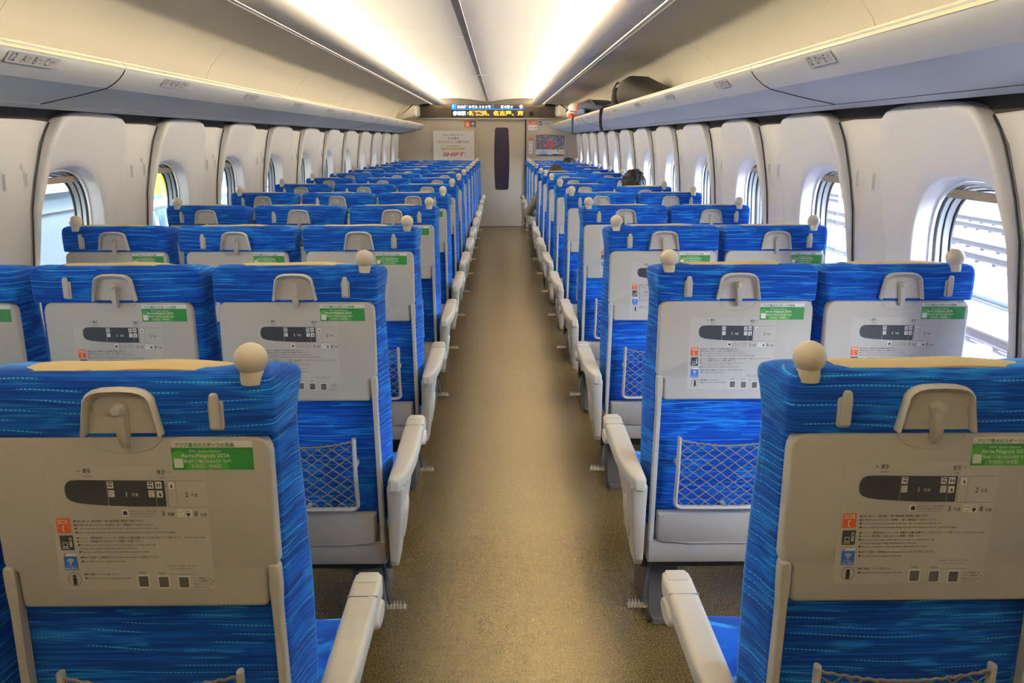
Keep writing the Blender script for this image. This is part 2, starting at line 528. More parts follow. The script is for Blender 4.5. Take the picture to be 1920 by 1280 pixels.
win_no = 0
for s, side in ((-1, 'left'), (1, 'right')):
    wm = MB()
    for k in KS:
        wm.loft([ring(s, R_B, .012, k), ring(s, R_O, .012, k)], False, False)
    for a, b in ((Yb, 1.98 - P), (3.02 + P * 11, D)):
        wm.add([(XC + s * (Wz(z) + .012), y, z) for y, z in ((a, 0), (b, 0), (b, 2.3), (a, 2.3))], [(0, 1, 2, 3)])
    wall = struct(wm.build('wall_' + side, 'wall_pillar', smooth=0))
    m = MB(); m.add([(XC + s * (Wz(z) + .006), y, z) for y, z in ((Yb, 1.57), (D, 1.57), (D, 1.655), (Yb, 1.655))], [(0, 1, 2, 3)]); m.build('recess_shade', 'shade_dark', wall, smooth=0)  # dark strip painted in for the shade between pillar tops and rack
    for k in KS:
        # sculpted window surround panel
        pm = MB()
        rings = [ring(s, [r for r in R_P], .03, k), ring(s, R_P, .0, k, 1), ring(s, [r - .004 for r in R_P], -.010, k, 1), ring(s, [r - .014 for r in R_P], -.016, k, 1),
                 ring(s, [a - min(.03, .5 * (a - b)) for a, b in zip(R_P, R_O)], -.0145, k, 1), ring(s, [a - min(.075, .6 * (a - b)) for a, b in zip(R_P, R_O)], .001, k, 1),
                 ring(s, lerp(R_P, R_O, .6), -.001, k, .7), ring(s, lerp(R_P, R_O, .85), -.001, k, .3), ring(s, [r + .004 for r in R_O], -.001, k), ring(s, R_O, .004, k), ring(s, [r - .014 for r in R_O], .055, k)]
        pm.loft(rings, False, False)
        po = pm.build('window_panel', 'wall_white', wall, smooth=50)
        gk = [(XC + s * (Wz(z) - .003), y - .004 + P * k, z + (.001 if z > 1.58 else 0)) for y, z in PANEL[:9]]
        g = MB(); g.tube(gk, .003, 6); g.build('joint_gasket', 'seal_dark', po)
        # pillar panel beyond it
        if k < 11 or True:
            poly = [(2.80, .32), (3.095, .32), (3.10, .96), (3.125, 1.1), (3.145, 1.25), (3.185, 1.36), (3.25, 1.495), (3.315, 1.565), (3.33, 1.578), (3.20, 1.584),
                    (2.95, 1.583), (2.86, 1.578), (2.86, 1.40), (2.82, 1.1)]
            if k == 11: poly = [(2.80, .32), (3.2, .32), (3.2, 1.58), (2.86, 1.58), (2.86, 1.4), (2.82, 1.1)]
            q = MB()
            qi = inset(poly, .006)
            q.loft([[(XC + s * (Wz(b) + .012), a + P * k, b) for a, b in poly], [(XC + s * (Wz(b) + .004), a + P * k, b) for a, b in poly],
                    [(XC + s * (Wz(b) + .000), a + P * k, b) for a, b in qi]], False, True)
            pl = q.build('pillar_panel', 'wall_pillar', wall)
            for hy, hz, hl in ((1.95 + P, 1.363, .058), (2.09 + P, 1.365, .05)):
                if hy + P * k > 14.2: continue
                h = MB()
                h.plate(rrect(hy - .009, hy + .009, hz - hl / 2 - .006, hz + hl / 2 + .006, .009), 0, .003, .001, lambda a, b, c: (XC + s * (Wz(b) - c), a + P * k, b))
                h.plate(rrect(hy - .0045, hy + .0045, hz - hl / 2 + .002, hz + hl / 2 - .002, .0045), .002, .010, .002, lambda a, b, c: (XC + s * (Wz(b) - c), a + P * k, b))
                h.build('coat_hook', 'wall_pillar', pl)
            if s < 0:
                h = MB(); h.lathe([(.012, 0), (.012, -.003), (.006, -.006), (.001, -.006)], (XC + s * Wz(1.41) , 2.075 + P + P * k, 1.412), 12, axis='x')
                if s < 0: h.v = [(2 * (XC + s * Wz(1.41)) - x, y, z) for x, y, z in h.v]
                h.build('button_stud', 'wall_pillar', pl)
        # the window itself
        win_no += 1
        w = struct(empty('window_%d' % win_no, (0, 0, 0)))
        R1 = [r - .014 for r in R_O]; R2 = [r - .022 for r in R_O]; R3 = [r - .034 for r in R_O]
        f = MB(); f.loft([ring(s, R1, .053, k), ring(s, R1, .050, k), ring(s, [r - .006 for r in R1], .050, k), ring(s, [r - .008 for r in R1], .054, k), ring(s, R2, .058, k)], False, False)
        f.build('window_frame', 'reveal_white', w)
        f = MB(); f.loft([ring(s, [r + .002 for r in R2], .057, k), ring(s, [r - .001 for r in R2], .068, k)], False, False); f.build('slot_seal', 'seal_dark', w)
        f = MB(); f.loft([ring(s, [r - .001 for r in R2], .067, k), ring(s, [r - .004 for r in R2], .069, k), ring(s, [r - .006 for r in R2], .082, k)], False, False); f.build('guide_rail', 'rail_grey', w)
        f = MB(); f.loft([ring(s, [r - .006 for r in R2], .081, k), ring(s, [r - .009 for r in R2], .086, k)], False, False); f.build('rail_seal', 'seal_dark', w)
        f = MB(); f.loft([ring(s, [r - .009 for r in R2], .085, k), ring(s, R3, .086, k), ring(s, [r - .004 for r in R3], .104, k)], False, False); f.build('inner_frame', 'rail_grey', w)
        f = MB(); f.loft([ring(s, [r - .003 for r in R3], .102, k), ring(s, [r - .009 for r in R3], .106, k), ring(s, [r - .009 for r in R3], .112, k)], False, False); f.build('gasket', 'seal_dark', w)
        f = MB(); rg = ring(s, [r - .006 for r in R3], .108, k); f.add(rg, [tuple(range(len(rg)))]); f.build('pane', 'pane_glass', w, smooth=0)
        # roller blind bar parked at the head of the window
        zb = 1.345
        b = MB()
        b.box(XC + s * (Wz(zb) + .069) - .008, XC + s * (Wz(zb) + .069) + .008, 2.20 + P * k, 2.62 + P * k, zb - .012, zb + .014, .003)
        b.build('blind_bar', 'blind_brown', w)
    # outer skin closing the cavity above the windows and at the sill is the wall itself

m = MB(); m.box(XC - 1.75, XC + 1.75, Yb - .1, D + .2, 2.30, 2.36)
struct(m.build('roof_outer', 'roof_grey', smooth=0))
m = MB(); m.box(XC - 1.72, XC + 1.72, Yb - .1, Yb, 0, 2.3)
struct(m.build('wall_rear', 'end_wall', smooth=0))

# ------------------------------------------------------------------ ceiling
ceil = struct(empty('ceiling', (0, 0, 0)))
CP = [(.015, 2.146), (.06, 2.148), (.15, 2.160), (.3, 2.181), (.45, 2.194), (.6, 2.199), (.75, 2.197), (.86, 2.186), (.93, 2.16), (.965, 2.12), (.97, 2.095)]
joints = [-1.3] + [5.46 - 1.74 * k for k in (3, 2, 1)] + [5.46 + 1.74 * k for k in range(0, 5)] + [D]
joints = sorted(set(j for j in joints if -1.3 <= j <= D))
for s in (-1, 1):
    for a, b in zip(joints[:-1], joints[1:]):
        m = MB()
        rr = []
        for y, dz in ((a + .001, .012), (a + .004, .004), (a + .010, .0), (a + .05, .0), (b - .06, .0), (b - .022, -.005), (b - .008, -.007), (b - .001, .004)):
            rr.append([(XC + s * h, y, z + dz) for h, z in CP])
        m.loft(rr, False, False, closed=False)
        m.build('ceiling_panel', 'ceiling_white', ceil, smooth=30)
m = MB(); m.box(XC - .019, XC + .019, Yb, D, 2.140, 2.156, .004)
m.build('centre_strip', 'strip_mid', ceil)
for s in (-1, 1):
    for j in joints[1:-1]:
        m = MB(); m.tube([(XC + s * h, j, z - .001) for h, z in [(.02, 2.1425), (.06, 2.1465)] + CP[2:8]], .005, 6, flat=(1.6, 1)); m.build('joint_strip', 'ceiling_white', ceil)
m = MB(); m.plate([(XC + .07 * math.cos(t * PI / 8), 8.6 + .016 * math.sin(t * PI / 8)) for t in range(16)], 2.134, 2.140, .001, XY)
m.build('sensor', 'strip_grey', ceil)

# ------------------------------------------------------------------ cove lights
BEAM = [(.730, 2.112), (.728, 2.103), (.735, 2.092), (.757, 2.080), (.79, 2.073), (.83, 2.071), (.87, 2.074), (.91, 2.084), (.930, 2.094), (.934, 2.104),
        (.934, 2.125), (.90, 2.122), (.78, 2.118), (.748, 2.122)]
for s, side in ((-1, 'left'), (1, 'right')):
    t = tag(empty('cove_light', (XC + s * .83, 6.6, 2.07)), 'long cream cove light beam along the ceiling on the %s of the aisle' % side, 'light', 'cove lights')
    t.rotation_euler = (0, 0, 0)
    def loc(mb):
        o = t.location
        mb.v = [(x - o.x, y - o.y, z - o.z) for x, y, z in mb.v]; return mb
    m = MB()
    pb = [(XC + s * h, z) for h, z in BEAM]
    e1 = inset(pb, .012)
    for a, b in zip([-1.28, 3.72, 8.94], [3.72, 8.94, 14.50]):
        last = b > 14
        q1 = e1 if last else inset(pb, .0012)
        m.loft([[(x, a, z) for x, z in inset(pb, .0012)], [(x, a + .003, z) for x, z in pb], [(x, b - (.03 if last else .003), z) for x, z in pb], [(x, b, z) for x, z in q1]])
    loc(m).build('housing', 'beam_cream', t)
    m = MB(); m.plate([(XC + s * .885, 2.126), (XC + s * .893, 2.126), (XC + s * .893, 2.178), (XC + s * .885, 2.178)], -1.2, 14.45, 0); loc(m).build('light_strip', 'cove_tube', t, smooth=0)
    m = MB(); m.box(XC + s * .9355, XC + s * .9395, -1.2, 14.42, 2.096, 2.1); loc(m).build('rack_light_slit', 'slit_tube', t, smooth=0)

# ------------------------------------------------------------------ luggage racks
RB = [(1.166, 1.684), (1.26, 1.661), (1.40, 1.632), (1.475, 1.620), (1.492, 1.622), (1.496, 1.634), (1.50, 1.72), (1.17, 1.755)]
RL = [(1.092, 1.756), (1.094, 1.744), (1.103, 1.731), (1.116, 1.717), (1.138, 1.699), (1.165, 1.684), (1.172, 1.70), (1.14, 1.72), (1.118, 1.745), (1.11, 1.766), (1.098, 1.766)]
RP = [(1.545, 1.73), (1.53, 1.80), (1.512, 1.86), (1.485, 1.918), (1.445, 1.968), (1.39, 2.010), (1.32, 2.045), (1.25, 2.068), (1.16, 2.086), (1.06, 2.096), (.945, 2.101)]
JS = [-1.2] + [2.96 + 2.08 * k for k in range(-1, 6)] + [14.4]
racks = {}
for s, side in ((-1, 'left'), (1, 'right')):
    t = tag(empty('luggage_rack', (XC + s * 1.3, 6.7, 1.60)),
            'long grey luggage rack above the %s windows, %s' % (side, 'empty along its whole length' if s < 0 else 'with bags on it'), 'luggage rack', 'luggage racks')
    racks[s] = t
    def loc(mb, t=t):
        o = t.location
        mb.v = [(x - o.x, y - o.y, z - o.z) for x, y, z in mb.v]; return mb
    for a, b in ((-1.2, 3.0), (3.0, 9.24), (9.24, 14.62)):
        for poly, nm, mt in ((RB, 'rack_underside', 'rack_grey'), (RL, 'rack_lip', 'rack_lip')):
            pb = [(XC + s * h, z) for h, z in poly]
            m = MB(); m.loft([[(x, a + .0012, z) for x, z in inset(pb, .002)], [(x, a + .004, z) for x, z in pb], [(x, b - .004, z) for x, z in pb], [(x, b - .0012, z) for x, z in inset(pb, .002)]])
            loc(m).build(nm, mt, t, smooth=30)
        m = MB(); m.box(XC + s * 1.0935 - .0035, XC + s * 1.0935 + .0035, a + .002, b - .002, 1.750, 1.758, .0015); loc(m).build('edge_trim', 'lip_trim', t)
        m = MB(); m.box(XC + s * 1.102 - .0035, XC + s * 1.102 + .0035, a + .002, b - .002, 1.764, 1.771, .0015); loc(m).build('edge_trim', 'lip_trim', t)
    m = MB(); m.tube([(XC + s * 1.402, -1.2, 1.6315), (XC + s * 1.402, 14.6, 1.6315)], .0016, 6); loc(m).build('underside_seam', 'print_grey' if s > 0 else 'wall_white', t)
    for yj in (3.0, 9.24):
        m = MB(); m.tube([(XC + s * h, yj, z - .0006) for h, z in [(1.094, 1.744), (1.103, 1.731), (1.116, 1.717), (1.138, 1.699), (1.165, 1.684), (1.26, 1.661), (1.40, 1.632)]], .0018, 6)
        loc(m).build('joint_gap', 'gap_black', t)
    for a, b in zip(JS[:-1], JS[1:]):
        m = MB()
        m.loft([[(XC + s * (h + .010), y, z + .006) if e else (XC + s * h, y, z) for h, z in RP] for y, e in ((a + .0005, 1), (a + .0022, 0), (b - .0022, 0), (b - .0005, 1))], False, False, closed=False)
        loc(m).build('back_panel', 'rack_back', t, smooth=30)
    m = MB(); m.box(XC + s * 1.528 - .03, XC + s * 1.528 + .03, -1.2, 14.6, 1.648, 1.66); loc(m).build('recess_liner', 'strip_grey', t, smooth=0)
    # wall closing behind the joints
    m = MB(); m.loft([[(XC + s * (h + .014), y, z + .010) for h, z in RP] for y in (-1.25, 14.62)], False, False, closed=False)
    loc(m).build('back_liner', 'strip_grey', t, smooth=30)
    # seat number plates on the lip
    h0, z0, h1, z1 = 1.1132, 1.7140, 1.0925, 1.7410
    L_ = math.hypot(h1 - h0, z1 - z0); uh, uz = (h1 - h0) / L_, (z1 - z0) / L_
    nh, nz = -uz, uh          # outward normal (towards the aisle and down)
    if nz > 0: nh, nz = -nh, -nz
    for n in range(13, 0, -1):
        yc = (2.44 if s < 0 else 2.39) + (12 - n) * P
        m = MB()
        def mp(a, b, c, s=s, yc=yc):
            h = h0 + uh * (b + .0055) + nh * c; z = z0 + uz * (b + .0055) + nz * c
            return (XC + s * h, yc + (a if s < 0 else -a), z)
        hwid = .130 if s < 0 else .095
        m.plate(rrect(-hwid, hwid, -.0065, .030, .006, 3), .0002, .0010, .0003, mp, 0)
        x = -hwid + .012
        put_text(m, str(n), x, .000, .037, mp, .0014, 1, bold=.012, res=3, shear=.15)
        x += .056 if n >= 10 else .034
        for c, jp, en in ((('A', '窓側', 'Window'), ('B', '中央', 'Center'), ('C', '通路側', 'Aisle')) if s < 0 else (('D', '通路側', 'Aisle'), ('E', '窓側', 'Window'))):
            put_text(m, c, x, .000, .034, mp, .0014, 1, bold=.004, res=3, shear=.15)
            put_text(m, jp, x + .026, .0110, .0100, mp, .0014, 1, res=2)
            put_text(m, en, x + .026, .002, .0070, mp, .0014, 1, res=2)
            x += .058
        loc(m).build('seat_number_plate', ['plate_film', 'print_slate'], t, smooth=0)

# ------------------------------------------------------------------ end wall, door, display
m = MB()
XL, XR = -.436, .390
m.box(XC - 1.70, XL, D, D + .08, 0, 2.3); m.box(XR, XC + 1.70, D, D + .08, 0, 2.3); m.box(XL, XR, D, D + .08, 1.87, 2.3)
we = struct(m.build('wall_end', 'end_wall', smooth=0))
dr = struct(empty('door_1', ((XL + XR) / 2, D + .03, 0)))
dcx = (XL + XR) / 2
m = MB(); m.box(XL - dcx, XR - dcx, 0, .04, .004, 1.868, .004); m.build('door_leaf', 'door_cream', dr)
m = MB()
zt, zb_, cxw = 1.715, .648, 0.0 + (.006)
half = []
for i in range(13):
    t_ = i / 12; z = zb_ + (zt - zb_) * t_
    half.append((.105 + .028 * math.sin(PI * min(1, max(0, .12 + .76 * t_))) , z))
pol = roundpoly([(cxw + x, z, .045 if i in (0, 12) else 0) for i, (x, z) in enumerate(half)] + [(cxw - x, z, .045 if i in (0, 12) else 0) for i, (x, z) in reversed(list(enumerate(half)))], 5)
m.plate(pol, -.003, .004, .001); m.build('door_window', 'door_glass', dr)
m = MB(); m.box(XL - dcx, XR - dcx, -.012, 0, 0, .010); m.build('door_sill', 'sill_blue', dr, smooth=0)
m = MB(); m.plate(rrect(XR - dcx - .055, XR - dcx - .03, .85, .98, .01), -.008, 0, .002); m.build('door_handle', 'alu', dr)
m = MB(); m.box(XL - .018, XL, D - .012, D, 0, 1.868, .002); struct(m.build('trim_1', 'alu'))
m = MB(); m.box(XR, XR + .02, D - .012, D, 0, 1.868, .002); struct(m.build('trim_2', 'gap_black'))
m = MB(); m.box(XC - 1.20, XC + 1.16, D - .075, D, 1.852, 1.872, .004); struct(m.build('trim_3', 'alu'))

dsp = tag(empty('display_board', (XC, D, 1.99)), 'dark brown display band above the end door with glowing station text', 'display')
def locd(mb, o=(XC, D, 1.99)):
    mb.v = [(x - o[0], y - o[1], z - o[2]) for x, y, z in mb.v]; return mb
m = MB(); m.box(XC - 1.19, XC + 1.15, D - .06, D, 1.873, 2.3, .003); locd(m).build('band', 'band_brown', dsp)
for x0, x1 in ((XC - 1.165, XC - .90), (XC + .86, XC + 1.125)):
    for k in range(9):
        z = 1.90 + k * .023
        m = MB(); m.box(x0, x1, D - .066, D - .058, z, z + .012, .002); locd(m).build('louver', 'louver_brown', dsp)
m = MB(); m.box(.46, .53, D - .064, D - .058, 1.905, 1.975, .002); locd(m).build('sensor_window', 'gap_black', dsp)
LX = lambda cx: -.882 + (cx - 422) / 870 * 1.25
LZ = lambda cy: 2.107 - (cy - 97) / 158 * .223
m = MB(); m.box(LX(422), LX(1292), D - .068, D - .058, LZ(256), LZ(97), .002); scr = locd(m).build('led_screen', 'led_panel', dsp)
m = MB()
c_ = D - .0690
def mpd(a, b, c): return (a - XC, c - D, b - 1.99)
m.flat([(LX(425), LZ(153)), (LX(480), LZ(153)), (LX(480), LZ(100)), (LX(425), LZ(100))], c_, mpd, 2)
m.flat([(LX(424), LZ(164)), (LX(1290), LZ(164)), (LX(1290), LZ(156)), (LX(424), LZ(156))], c_, mpd, 2)
for sx in (611, 917): m.flat([(LX(sx), LZ(153)), (LX(sx + 8), LZ(153)), (LX(sx + 8), LZ(100)), (LX(sx), LZ(100))], c_, mpd, 2)
put_text(m, '1', LX(443), LZ(145), .068, mpd, c_ - .0008, 1, bold=.03)
put_text(m, '自由席', LX(495), LZ(146), .052, mpd, c_, 1, width=LX(602) - LX(495), bold=.025)
put_text(m, 'のぞみ', LX(630), LZ(146), .052, mpd, c_, 1, width=LX(738) - LX(630), bold=.025)
put_text(m, '３８９号', LX(755), LZ(146), .052, mpd, c_, 1, width=LX(895) - LX(755), bold=.025)
put_text(m, '新大阪', LX(1015), LZ(146), .052, mpd, c_, 1, width=LX(1122) - LX(1015), bold=.025)
put_text(m, '行', LX(1130), LZ(146), .040, mpd, c_, 1, bold=.025)
m.flat([(LX(1258) + .031 * math.cos(k * PI / 10), LZ(129) + .031 * math.sin(k * PI / 10)) for k in range(20)], c_, mpd, 3)
put_text(m, '海', LX(1258), LZ(140), .034, mpd, c_ - .0008, 1, align='C', bold=.02)
put_text(m, '停車駅', LX(440), LZ(229), .076, mpd, c_, 1, width=LX(596) - LX(440), bold=.03)
put_text(m, ':', LX(612), LZ(222), .076, mpd, c_, 1, bold=.03)
put_text(m, '新横浜、', LX(630), LZ(229), .084, mpd, c_, 0, width=LX(878) - LX(630), bold=.035)
put_text(m, '名古屋、', LX(922), LZ(229), .084, mpd, c_, 0, width=LX(1170) - LX(922), bold=.035)
put_text(m, '京', LX(1212), LZ(229), .084, mpd, c_, 0, width=LX(1287) - LX(1212), bold=.035)
m.build('led_text', ['led_orange', 'led_white', 'led_blue', 'led_pink'], scr, smooth=0)

# duct fairings either side of the display
for s, side in ((-1, 'left'), (1, 'right')):
    t = tag(empty('rack_end_fairing', (XC + s * 1.34, D, 1.83)), 'cream box fairing closing the far end of the %s luggage rack' % side, 'fairing', 'rack end fairings')
    m = MB()
    poly = roundpoly([(1.19, 1.895, .03), (1.27, 1.862, .03), (1.50, 1.80, .02), (1.54, 1.81, 0), (1.54, 1.9, 0), (1.48, 1.98, 0), (1.36, 2.07, 0), (1.19, 2.10, .015)], 4)
    m.loft([[(s * (h - 1.34), y, z - 1.83) for h, z in pl] for y, pl in ((-.02, poly), (-.62, poly), (-.66, inset(poly, .01)), (-.67, inset(poly, .03)))])
    m.build('shell', 'rack_back', t)
    m = MB(); m.loft([[(s * (h - 1.34), y, z - 1.83) for h, z in pl] for y, pl in ((-.02, roundpoly([(1.165, 1.905, .02), (1.195, 1.89, .01), (1.195, 2.10, .01), (1.165, 2.10, .015)], 3)), (-.3, roundpoly([(1.165, 1.905, .02), (1.195, 1.89, .01), (1.195, 2.10, .01), (1.165, 2.10, .015)], 3)))])
    m.build('front_flange', 'rack_lip', t)

def wallmp(a, b, c): return (a, c, b)
def framed(name, x0, x1, z0, z1, label, cat, face_mat, frame_mat='alu', fw=.012):
    t = tag(empty(name, ((x0 + x1) / 2, D, z0)), label, cat)
    ox = (x0 + x1) / 2
    for nm, bx in (('frame_bar', (x0 - fw, x1 + fw, z1, z1 + fw)), ('frame_bar', (x0 - fw, x1 + fw, z0 - fw, z0)), ('frame_bar', (x0 - fw, x0, z0, z1)), ('frame_bar', (x1, x1 + fw, z0, z1))):
        m = MB(); m.box(bx[0] - ox, bx[1] - ox, -.022, 0, bx[2] - z0, bx[3] - z0, .002); m.build(nm, frame_mat, t)
    m = MB(); m.box(x0 - ox, x1 - ox, -.012, 0, 0, z1 - z0); f = m.build('sheet', face_mat, t, smooth=0)
    return t, f, (lambda a, b, c: (a - ox, c, b - z0))
t, f, mp = framed('poster', -1.205, -.50, 1.165, 1.662, 'white framed advertisement poster left of the end door', 'poster', 'poster_paper')
PX = lambda cx: -1.214 + (cx - 200) / 518 * .725
PZ = lambda cy: 1.671 - (cy - 410) / 372 * .516
m = MB()
put_text(m, 'あなたが休んでいる', PX(455), PZ(480), .040, mp, -.0126, 0, width=PX(572) - PX(338), align='C')
put_text(m, 'その間も', PX(455), PZ(524), .052, mp, -.0126, 0, width=PX(525) - PX(385), align='C')
put_text(m, '「ネムラナイ」は働きます', PX(455), PZ(568), .054, mp, -.0126, 0, width=PX(655) - PX(255), align='C')
put_text(m, '24h365稼働する', PX(455), PZ(612), .026, mp, -.0126, 1, width=PX(545) - PX(372), align='C')
m.flat([(PX(302), PZ(646)), (PX(592), PZ(646)), (PX(592), PZ(632)), (PX(302), PZ(632))], -.0123, mp, 2)
put_text(m, 'AIテストエージェントがいる現場へ', PX(455), PZ(640), .026, mp, -.0128, 1, width=PX(612) - PX(302), align='C')
put_text(m, 'SHIFT', PX(455), PZ(728), .085, mp, -.0126, 3, width=PX(597) - PX(315), align='C', bold=.02, shear=.25, res=3)
m.build('poster_print', ['print_black', 'print_grey', 'print_yellow', 'print_red'], f, smooth=0)

# picture poster on the right: mottled crowd in violet and white round a figure, bright strip below
mm, nt, bb = nodes_of('crowd_print')
tc = nt.nodes.new('ShaderNodeTexCoord'); vo = nt.nodes.new('ShaderNodeTexVoronoi'); vo.inputs['Scale'].default_value = 95
rp = nt.nodes.new('ShaderNodeValToRGB'); rp.color_ramp.elements[0].color = (.70, .67, .74, 1); rp.color_ramp.elements[1].color = (.03, .025, .05, 1)
rp.color_ramp.elements[0].position = .15; rp.color_ramp.elements[1].position = .62
nt.links.new(tc.outputs['Object'], vo.inputs['Vector']); nt.links.new(vo.outputs['Distance'], rp.inputs[0]); nt.links.new(rp.outputs[0], bb.inputs['Base Color'])
MATS['crowd_print'] = mm
mm, nt, bb = nodes_of('strip_print')
tc = nt.nodes.new('ShaderNodeTexCoord'); no = nt.nodes.new('ShaderNodeTexNoise'); no.inputs['Scale'].default_value = 9; no.inputs['Detail'].default_value = 3
rp = nt.nodes.new('ShaderNodeValToRGB'); e = rp.color_ramp.elements
e[0].position = .34; e[0].color = (.10, .25, .60, 1); e[1].position = .66; e[1].color = (.75, .55, .12, 1)
q = rp.color_ramp.elements.new(.5); q.color = (.70, .74, .78, 1)
nt.links.new(tc.outputs['Object'], no.inputs['Vector']); nt.links.new(no.outputs['Fac'], rp.inputs[0]); nt.links.new(rp.outputs[0], bb.inputs['Base Color'])
MATS['strip_print'] = mm
t, f, mp = framed('picture_poster', .575, 1.08, 1.237, 1.588, 'framed picture poster with a violet crowd scene right of the end door', 'poster', 'crowd_print')
m = MB()
m.flat([(.578, 1.240), (1.077, 1.240), (1.077, 1.345), (.578, 1.345)], -.0124, mp, 0)
m.flat([(.578, 1.240), (1.077, 1.240), (1.077, 1.252), (.9, 1.268), (.82, 1.252), (.7, 1.262), (.578, 1.25)], -.0128, mp, 1)
cxp = .825
m.flat([(cxp - .055, 1.345), (cxp + .055, 1.345), (cxp + .062, 1.40), (cxp + .04, 1.478), (cxp + .012, 1.49), (cxp - .012, 1.49), (cxp - .04, 1.478), (cxp - .06, 1.40)], -.0126, mp, 2)
m.flat([(cxp - .018, 1.345), (cxp + .018, 1.345), (cxp + .012, 1.47), (cxp - .012, 1.47)], -.0130, mp, 3)
m.flat([(cxp + .018 * math.cos(k * PI / 6), 1.513 + .024 * math.sin(k * PI / 6)) for k in range(12)], -.0130, mp, 4)
m.build('picture_print', ['strip_print', 'print_black', 'bag_red', 'print_blue', 'skin'], f, smooth=0)
MATS['suit_red'] = MATS['bag_red']

def sign(name, x0, x1, z0, z1, label, parts):
    ox = (x0 + x1) / 2
    mp = lambda a, b, c: (x0 + (x1 - x0) * a - ox, c, (z1 - z0) * b)
    m = MB(); m.plate([(x - ox, z - z0) for x, z in rrect(x0, x1, z0, z1, .008, 3)], -.005, 0, .001)
    o = m.build(name, parts[0], None); o.location = (ox, D, z0); tag(o, label, 'sign')
    m = MB(); parts[1](m, mp); m.build('sign_print', parts[2], o, smooth=0)
    return o
def pr(m, mp):
    m.flat([(.02, .04), (.49, .04), (.49, .96), (.02, .96)], -.0056, mp, 0)
    m.flat([(.20, .16), (.33, .16), (.33, .62), (.29, .74), (.29, .86), (.24, .86), (.24, .74), (.20, .62)], -.0062, mp, 1)
    m.flat([(.71, .16), (.77, .16), (.77, .62), (.86, .46), (.90, .53), (.74, .86), (.58, .53), (.62, .46), (.71, .62)], -.0062, mp, 1)
sign('direction_sign', -.669, -.461, 1.721, 1.82, 'small orange and dark sign with a white arrow left of the end door', ('sign_dark', pr, ['print_orange', 'print_white']))
def pr(m, mp):
    m.flat([(.0, .60), (1, .60), (1, 1), (0, 1)], -.0056, mp, 0)
    put_text(m, '←', .04, .70, .22, lambda a, b, c: mp(a, b, c), -.0062, 1, width=.18, bold=.03)
    put_text(m, '非常通報器', .30, .84, .13, mp, -.0062, 1, width=.6)
    put_text(m, 'Emergency', .30, .68, .12, mp, -.0062, 1, width=.6)
    m.flat([(.80 + .07 * math.cos(k * PI / 5), .27 + .11 * math.sin(k * PI / 5)) for k in range(10)], -.0056, mp, 0)
    m.flat([(.1, .25), (.6, .25), (.6, .29), (.1, .29)], -.0056, mp, 2)
sign('emergency_sign', .444, .595, 1.672, 1.82, 'orange topped white notice at the upper right of the end door', ('print_white', pr, ['print_orange', 'print_white', 'print_grey']))
def pr(m, mp):
    m.flat([(.02, .08), (.27, .08), (.27, .92), (.02, .92)], -.0056, mp, 0)
    m.flat([(.07, .3), (.15, .3), (.22, .6), (.18, .75), (.12, .5), (.07, .5)], -.0062, mp, 1)
    for z in (.3, .5, .7): m.flat([(.34, z - .04), (.92, z - .04), (.92, z + .04), (.34, z + .04)], -.0056, mp, 2)
sign('notice_plate', .624, .840, 1.745, 1.82, 'long white notice plate with a black pictogram beside the right rack end', ('plate_film', pr, ['print_black', 'print_white', 'print_grey']))
def pr(m, mp):
    m.flat([(.0, .80), (1, .80), (1, 1), (0, 1)], -.0056, mp, 0)
    m.flat([(.35, .84), (.5, .84), (.62, .95), (.5, .97)], -.0062, mp, 1)
    for z, r in ((.68, .28), (.46, .18), (.30, .14)):
        m.flat([(.5 + r * math.cos(k * PI / 5), z + r * .24 * math.sin(k * PI / 5)) for k in range(10)], -.0056, mp, 2)
    m.flat([(.3 + .16 * math.cos(k * PI / 5), .14 + .04 * math.sin(k * PI / 5)) for k in range(10)], -.0056, mp, 3)
sign('intercom_panel', .456, .522, 1.27, 1.539, 'narrow white intercom panel with an orange top beside the picture poster', ('print_white', pr, ['print_orange', 'print_white', 'plate_film', 'print_red']))

# ------------------------------------------------------------------ outside: tracks on the right, platform on the left
m = MB(); m.box(1.9, 60, -20, 80, -1.75, -1.55); gnd = struct(m.build('ground_ballast', 'ballast', smooth=0))
def track(x, tn, label):
    t = tag(empty('railway_track', (x, 0, -1.55)), label, 'railway track', 'railway tracks')
    for dx in (-.72, .72):
        m = MB(); prof = [(-.07, 0), (.07, 0), (.07, .02), (.012, .045), (.012, .12), (.035, .13), (.035, .165), (-.035, .165), (-.035, .13), (-.012, .12), (-.012, .045), (-.07, .02)]
        m.loft([[(dx + a, y, .06 + b) for a, b in prof] for y in (-15, 75)]); m.build('rail', 'rail_steel', t, smooth=0)
    m0 = MB(); m0.box(-1.2, 1.2, -.12, .12, -.06, .07, .02); sm = m0.mesh('sleeper', 'sleeper')
    for k in range(48):
        o = obj('sleeper', sm, t); o.location = (0, -4 + k * .75, 0)
track(6.6, 0, 'rusty railway track nearest the right hand windows')
track(12.9, 1, 'second railway track out from the right hand windows')
track(17.2, 2, 'farthest railway track seen through the right hand windows')
m = MB(); m.tube([(9.4, -5, -1.42), (9.3, 12, -1.42), (9.5, 40, -1.42)], .10, 10); tag(m.build('cable_pipe', 'pipe_grey'), 'grey cable pipe lying on the ballast between the tracks', 'pipe')
m = MB(); m.box(26, 26.6, -20, 80, -1.55, 3.2); struct(m.build('wall_trackside', 'concrete', smooth=0))
